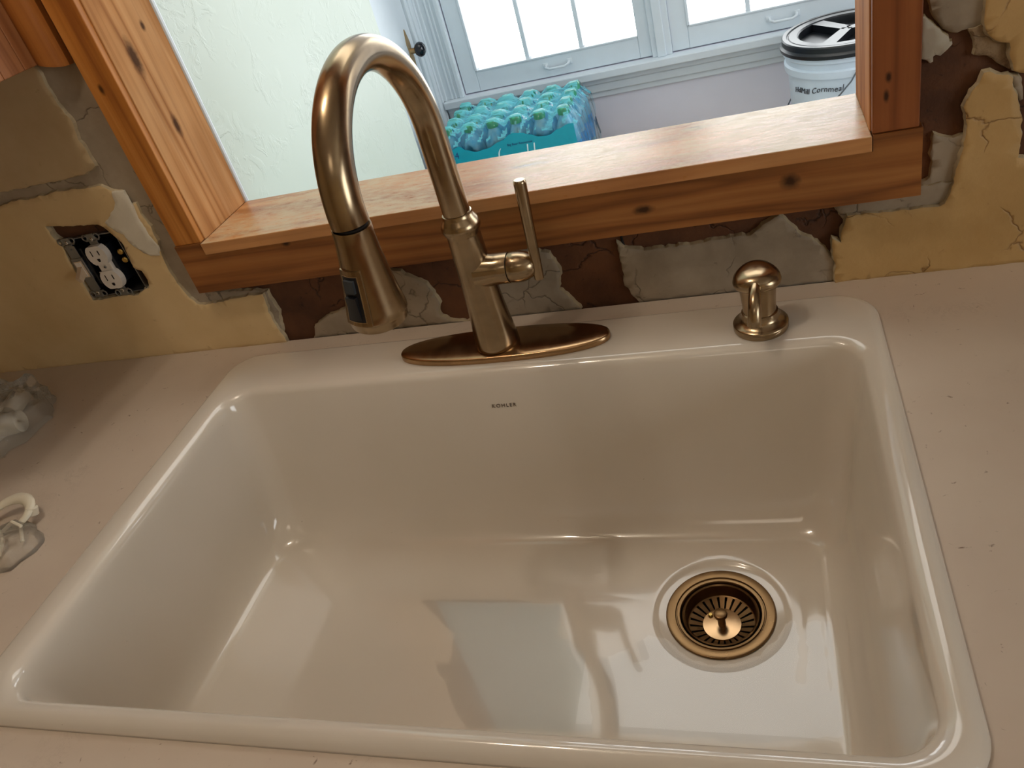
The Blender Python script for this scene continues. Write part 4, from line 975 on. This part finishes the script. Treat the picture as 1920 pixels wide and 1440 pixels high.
# ------------------------------------------------------------------ soap dispenser
so = (0.5445, -0.0975, 0.0118)
sd = empty('soap_dispenser', so, 'short bronze soap dispenser at right rear corner of the sink deck', 'soap dispenser')
G().lathe([(0.0285, 0), (0.0292, 0.0015), (0.0292, 0.0075), (0.0285, 0.0085), (0.0262, 0.0095), (0.0215, 0.0125), (0.0198, 0.016), (0.0192, 0.0215), (0.0180, 0.0225)], so, n=56).build('flange', M['bronze'], sd, smooth=True, sharp=40)
G().lathe([(0.0172, 0.0222), (0.0176, 0.0225), (0.0176, 0.030), (0.0182, 0.040), (0.0192, 0.052), (0.0198, 0.058)], so, n=56).build('pump_body', M['bronze'], sd, smooth=True, sharp=40)
# mushroom cap: oval, domed, drooping at the front
g = G(); vs = []; fs = []; nn = 48
for r, h in ((0.010, 0.0545), (0.0175, 0.0560), (0.0205, 0.0585), (0.0214, 0.0625), (0.0204, 0.0665), (0.0175, 0.0700), (0.0125, 0.0722), (0.006, 0.0732), (0.0008, 0.0734)):
    for k in range(nn):
        a = 2*PI*k/nn; x = r*math.cos(a)*1.17; y = r*math.sin(a)*1.0
        dro = -0.0035*max(0, -math.sin(a))*(r/0.021)**2 + (0.0030*math.cos(2*a))*(-1)*(r/0.021)**2*0.9
        vs.append((so[0]+x, so[1]+y, so[2]+h+dro+0.10*y))
for i in range(8):
    for k in range(nn): fs.append((i*nn+k, i*nn+(k+1) % nn, (i+1)*nn+(k+1) % nn, (i+1)*nn+k))
fs.append(tuple(range(nn))); fs.append(tuple(8*nn+k for k in range(nn)))
G().add(vs, fs).build('pump_cap', M['bronze'], sd, smooth=True, sharp=70)
sp = []; rr = []
for k in range(16):
    t = k/15
    y = so[1]-0.010-0.034*math.sin(t*PI/2*1.0); z = so[2]+0.0615-0.0275*(1-math.cos(t*PI/2*1.05))
    sp.append((so[0]-0.0015-0.004*t, y, z)); rr.append(0.0058+0.0016*t)
G().tube(sp, rr, 24).build('spout', M['bronze'], sd, smooth=True, sharp=60)

# ------------------------------------------------------------------ switch and outlet in an open wall box
ob = empty('outlet_box', (-0.352, 0.004, 0.158), 'open two-gang wall box with a switch and a duplex outlet', 'outlet')
X0, X1, Z0, Z1 = -0.4035, -0.2985, 0.1125, 0.2065
fy, by = -0.0005, 0.055
g = G(); t = 0.0014
g.box(X0, X0+t, fy, by, Z0, Z1).box(X1-t, X1, fy, by, Z0, Z1).box(X0, X1, fy, by, Z0, Z0+t).box(X0, X1, fy, by, Z1-t, Z1)
g.build('box_rim', M['zinc'], ob)
G().box(X0+t, X1-t, by-0.002, by, Z0+t, Z1-t).box(X0+t, X0+t+0.0005, 0.003, by, Z0+t, Z1-t).box(X1-t-0.0005, X1-t, 0.003, by, Z0+t, Z1-t).box(X0+t, X1-t, 0.003, by, Z0+t, Z0+t+.0005).box(X0+t, X1-t, 0.003, by, Z1-t-.0005, Z1-t).build('box_interior', M['dark'], ob)
def rings_ears(cx, cz, up):
    g = G()
    for dx in (-0.0105, 0.0105):
        pts = [(cx+dx+0.0042*math.cos(a), -0.0028, cz+0.0042*math.sin(a)) for a in [2*PI*k/14 for k in range(15)]]
        g.tube(pts, 0.0012, 6)
    g.box(cx-0.006, cx+0.006, -0.0036, -0.0018, cz-0.005, cz+0.005, 0.0004)
    g.box(cx-0.012, cx+0.012, -0.0034, -0.0020, cz-0.0045*up-0.0015, cz-0.0045*up+0.0015, 0.0003)
    return g
def screw(x, z, par, r=0.0028, y=-0.0034, mat='screw'):
    g = G().lathe([(r, 0), (r, 0.0008), (r*0.6, 0.0016)], (x, y, z), (0, -1, 0), 16); o = g.build('screw', M[mat], par, smooth=True)
    G().box(x-r*0.7, x+r*0.7, y-0.00175, y-0.0014, z-0.0003, z+0.0003).build('slot', M['dark'], o)
# duplex receptacle
RX = -0.3385
zu, zl = 0.2015, 0.1185
strap = G().box(RX-0.007, RX+0.007, -0.0034, -0.0020, zl-0.004, zu+0.004, 0.0004)
for zz, up in ((zu+0.0035, 1), (zl-0.0035, -1)): q = rings_ears(RX, zz, up); strap.add(q.v, q.f)
stp = strap.build('receptacle_strap', M['zinc'], ob)
def stadium(cx, cz, w, h, cut, n=28):
    pts = []
    for k in range(n):
        a = 2*PI*k/n; x = w*math.cos(a); z = max(-cut, min(cut, h*math.sin(a))); pts.append((cx+x, cz+z))
    return pts
rec = G()
rec.box(RX-0.0115, RX+0.0115, -0.0080, -0.002, 0.132, 0.188, 0.0015)
rec.prism(stadium(RX, 0.1795, 0.0170, 0.0175, 0.0142), lambda u, v, d: (u, -d, v), 0.002, 0.0115)
rec.prism(stadium(RX, 0.1405, 0.0170, 0.0175, 0.0142), lambda u, v, d: (u, -d, v), 0.002, 0.0115)
reco = rec.build('receptacle', M['ivory'], ob)
G().box(RX-0.015, RX+0.015, -0.002, 0.03, 0.130, 0.190, 0.002).build('receptacle_back', M['black'], ob)
for cz in (0.1795, 0.1405):
    G().box(RX-0.0072, RX-0.0058, -0.0118, -0.0110, cz-0.0005, cz+0.0085).build('slot', M['dark'], reco)
    G().box(RX+0.0050, RX+0.0066, -0.0118, -0.0110, cz+0.0005, cz+0.0078).build('slot', M['dark'], reco)
    G().prism([(-0.0024, 0.0), (0.0024, 0.0), (0.0024, -0.003), (0.0012, -0.0048), (-0.0012, -0.0048), (-0.0024, -0.003)], lambda u, v, d: (RX+u, -d, cz-0.0045+v), 0.0110, 0.0118).build('ground_slot', M['dark'], reco)
screw(RX, 0.160, ob, 0.0022, -0.0080, 'zinc'); screw(RX, zu, ob); screw(RX, zl, ob)
for z in (0.1745, 0.1615): G().lathe([(0.0042, 0), (0.0042, 0.004), (0.003, 0.005)], (RX+0.0275, 0.006, z), (0.3, -1, 0), 16).build('terminal_screw', M['brass'], ob, smooth=True)
for z in (0.176, 0.150): G().lathe([(0.002, 0), (0.002, 0.003)], (RX-0.0195, 0.0, z), (0, -1, 0), 10).build('terminal_screw', M['screw'], ob, smooth=True)
# toggle switch
SX = -0.3835
g = G().box(SX-0.0085, SX+0.0085, -0.0036, -0.0018, 0.1755, 0.1965, 0.0004).box(SX-0.0085, SX+0.0085, -0.0036, -0.0018, 0.125, 0.146, 0.0004).box(SX-0.0105, SX+0.0105, -0.0050, 0.01, 0.143, 0.178, 0.0008)
for zz, up in ((0.2045, 1), (0.1175, -1)): q = rings_ears(SX, zz, up); g.add(q.v, q.f)
g.box(SX-0.006, SX+0.006, -0.0034, -0.0020, 0.117, 0.205, 0.0003)
g.build('switch_strap', M['zinc'], ob)
G().box(SX-0.014, SX+0.014, 0.0, 0.03, 0.130, 0.190, 0.002).build('switch_back', M['black'], ob)
g = G().box(SX-0.0068, SX+0.0068, -0.0062, -0.0048, 0.1475, 0.1735, 0.0005); g.build('switch_frame', M['toggle'], ob)
g = G().box(SX-0.0050, SX+0.0050, -0.0068, -0.0060, 0.1490, 0.1720, 0.0003).build('switch_well', M['ivory'], ob)
tg = G(); b0 = [(SX-0.0042, -0.006, 0.166), (SX+0.0042, -0.006, 0.166), (SX+0.0042, -0.006, 0.153), (SX-0.0042, -0.006, 0.153)]
b1 = [(SX-0.0036, -0.0215, 0.1545), (SX+0.0036, -0.0215, 0.1545), (SX+0.0036, -0.0185, 0.1465), (SX-0.0036, -0.0185, 0.1465)]
tg.add(b0+b1, [(0, 1, 2, 3), (4, 5, 6, 7), (0, 1, 5, 4), (1, 2, 6, 5), (2, 3, 7, 6), (3, 0, 4, 7)]); tg.build('toggle', M['toggle'], ob)
screw(SX, 0.2025, ob); screw(SX, 0.1195, ob); screw(SX+0.002, 0.192, ob, 0.0012, -0.0036, 'zinc')

# ------------------------------------------------------------------ plastic bags with fittings on the left of the counter
def crumple(name, cx, cy, sx, sy, h, seed, par, hang=0.0):
    g = G(); n1, n2 = 44, 22; vs = []; fs = []
    for j in range(n2+1):
        t = j/n2; a2 = t*PI*0.5
        for k in range(n1):
            a = 2*PI*k/n1
            r = 1+0.16*noise.noise(Vector((math.cos(a)*2.2, math.sin(a)*2.2, seed)))
            rr_ = math.cos(a2)**0.55*r
            x = math.cos(a)*rr_*sx; y = math.sin(a)*rr_*sy; z = h*math.sin(a2)
            d = 0.13*noise.noise(Vector((x*45, y*45, z*45+seed)))+0.07*noise.noise(Vector((x*120, y*120, z*90+seed)))
            z = max(0.0006, z*(1+d*2.2)); x *= 1+d; y *= 1+d
            vs.append((cx+x, cy+y, z))
    for j in range(n2):
        for k in range(n1): fs.append((j*n1+k, j*n1+(k+1) % n1, (j+1)*n1+(k+1) % n1, (j+1)*n1+k))
    return g.add(vs, fs).build(name, M['bag'], par, smooth=True, sharp=25)
b1 = empty('plastic_bag', (-0.50, -0.17, 0.0005), 'crumpled clear bag with pale fittings by the wall at left', 'plastic bag')
crumple('bag_film', -0.505, -0.165, 0.062, 0.075, 0.060, 3.1, b1)
G().lathe([(0.012, 0), (0.019, 0.001), (0.019, 0.022), (0.016, 0.024), (0.016, 0.060), (0.013, 0.061)], (-0.520, -0.190, 0.020), (0.75, 0.25, 0.0), 24).build('fitting', M['pvc'], b1, smooth=True)
G().lathe([(0.010, 0), (0.014, 0.001), (0.014, 0.05), (0.010, 0.051)], (-0.53, -0.10, 0.016), (0.3, -0.9, 0.0), 24).build('fitting', M['pvc'], b1, smooth=True)
b2 = empty('plastic_bag', (-0.29, -0.39, 0.0005), 'clear bag with a white plastic clip at the left edge', 'plastic bag')
crumple('bag_film', -0.296, -0.398, 0.042, 0.040, 0.022, 8.7, b2)
g = G(); ar = []
for k in range(15):
    t = k/14; a = PI*(0.95-1.15*t); ar.append((-0.322+0.036*math.cos(a)*0.9, -0.352+0.020*math.sin(a), 0.012+0.010*math.sin(t*PI)))
g.tube(ar, [0.0045+0.003*math.sin(t/14*PI) for t in range(15)], 14, flat=0.6)
g.lathe([(0.004, 0), (0.0065, 0.001), (0.0065, 0.010), (0.004, 0.011)], (-0.2905, -0.349, 0.010), (0.2, 0.3, 0.9), 16)
g.build('clip', M['pvc'], b2, smooth=True)
g = G().tube([(-0.315, -0.375, 0.010), (-0.300, -0.368, 0.018), (-0.284, -0.373, 0.016), (-0.276, -0.388, 0.006)], 0.0022, 8)
g.tube([(-0.33, -0.385, 0.006), (-0.312, -0.380, 0.014), (-0.298, -0.392, 0.012), (-0.296, -0.408, 0.004)], 0.0028, 8)
g.build('clip_arm', M['pvc'], b2, smooth=True)

# kitchen ceiling fixture over the sink (holds the two bulbs)
e = empty('ceiling_light', (-0.04, -0.43, CZ-0.002), 'white twin bulb ceiling light above the sink', 'ceiling light')
G().lathe([(0.085, 0), (0.08, 0.012), (0.03, 0.02), (0.012, 0.03)], (-0.04, -0.43, CZ-0.0005), (0, 0, -1), 32).build('base', M['ceiling'], e, smooth=True)
for x, y in ((-0.10, -0.46), (0.02, -0.40)):
    G().lathe([(0.018, 0), (0.018, 0.04), (0.012, 0.045)], (x, y, CZ-0.055), (0, 0, -1), 16).build('socket', M['ceiling'], e, smooth=True)
    G().tube([(-0.04, -0.43, CZ-0.02), (x, y, CZ-0.06)], 0.006, 8).build('arm', M['ceiling'], e, smooth=True)

# added housings around the two out-of-view fill lights
for nm, x, y, sx, sy, lab in (('ceiling_light', 0.35, 0.80, 1.24, 0.64, 'long flat housing of the added fill light in the porch behind the pass-through'), ('ceiling_light', 0.5, -2.0, 0.54, 0.54, 'square flat housing of the added fill light at the back of the kitchen')):
    g = G().box(x-sx/2, x+sx/2, y-sy/2, y+sy/2, 1.478, CZ, 0.002)
    for a in ((x-sx/2, x-sx/2+0.02, y-sy/2, y+sy/2), (x+sx/2-0.02, x+sx/2, y-sy/2, y+sy/2), (x-sx/2, x+sx/2, y-sy/2, y-sy/2+0.02), (x-sx/2, x+sx/2, y+sy/2-0.02, y+sy/2)): g.box(a[0], a[1], a[2], a[3], 1.468, 1.48)
    tag(g.build(nm, M['ceiling']), lab, 'ceiling light')
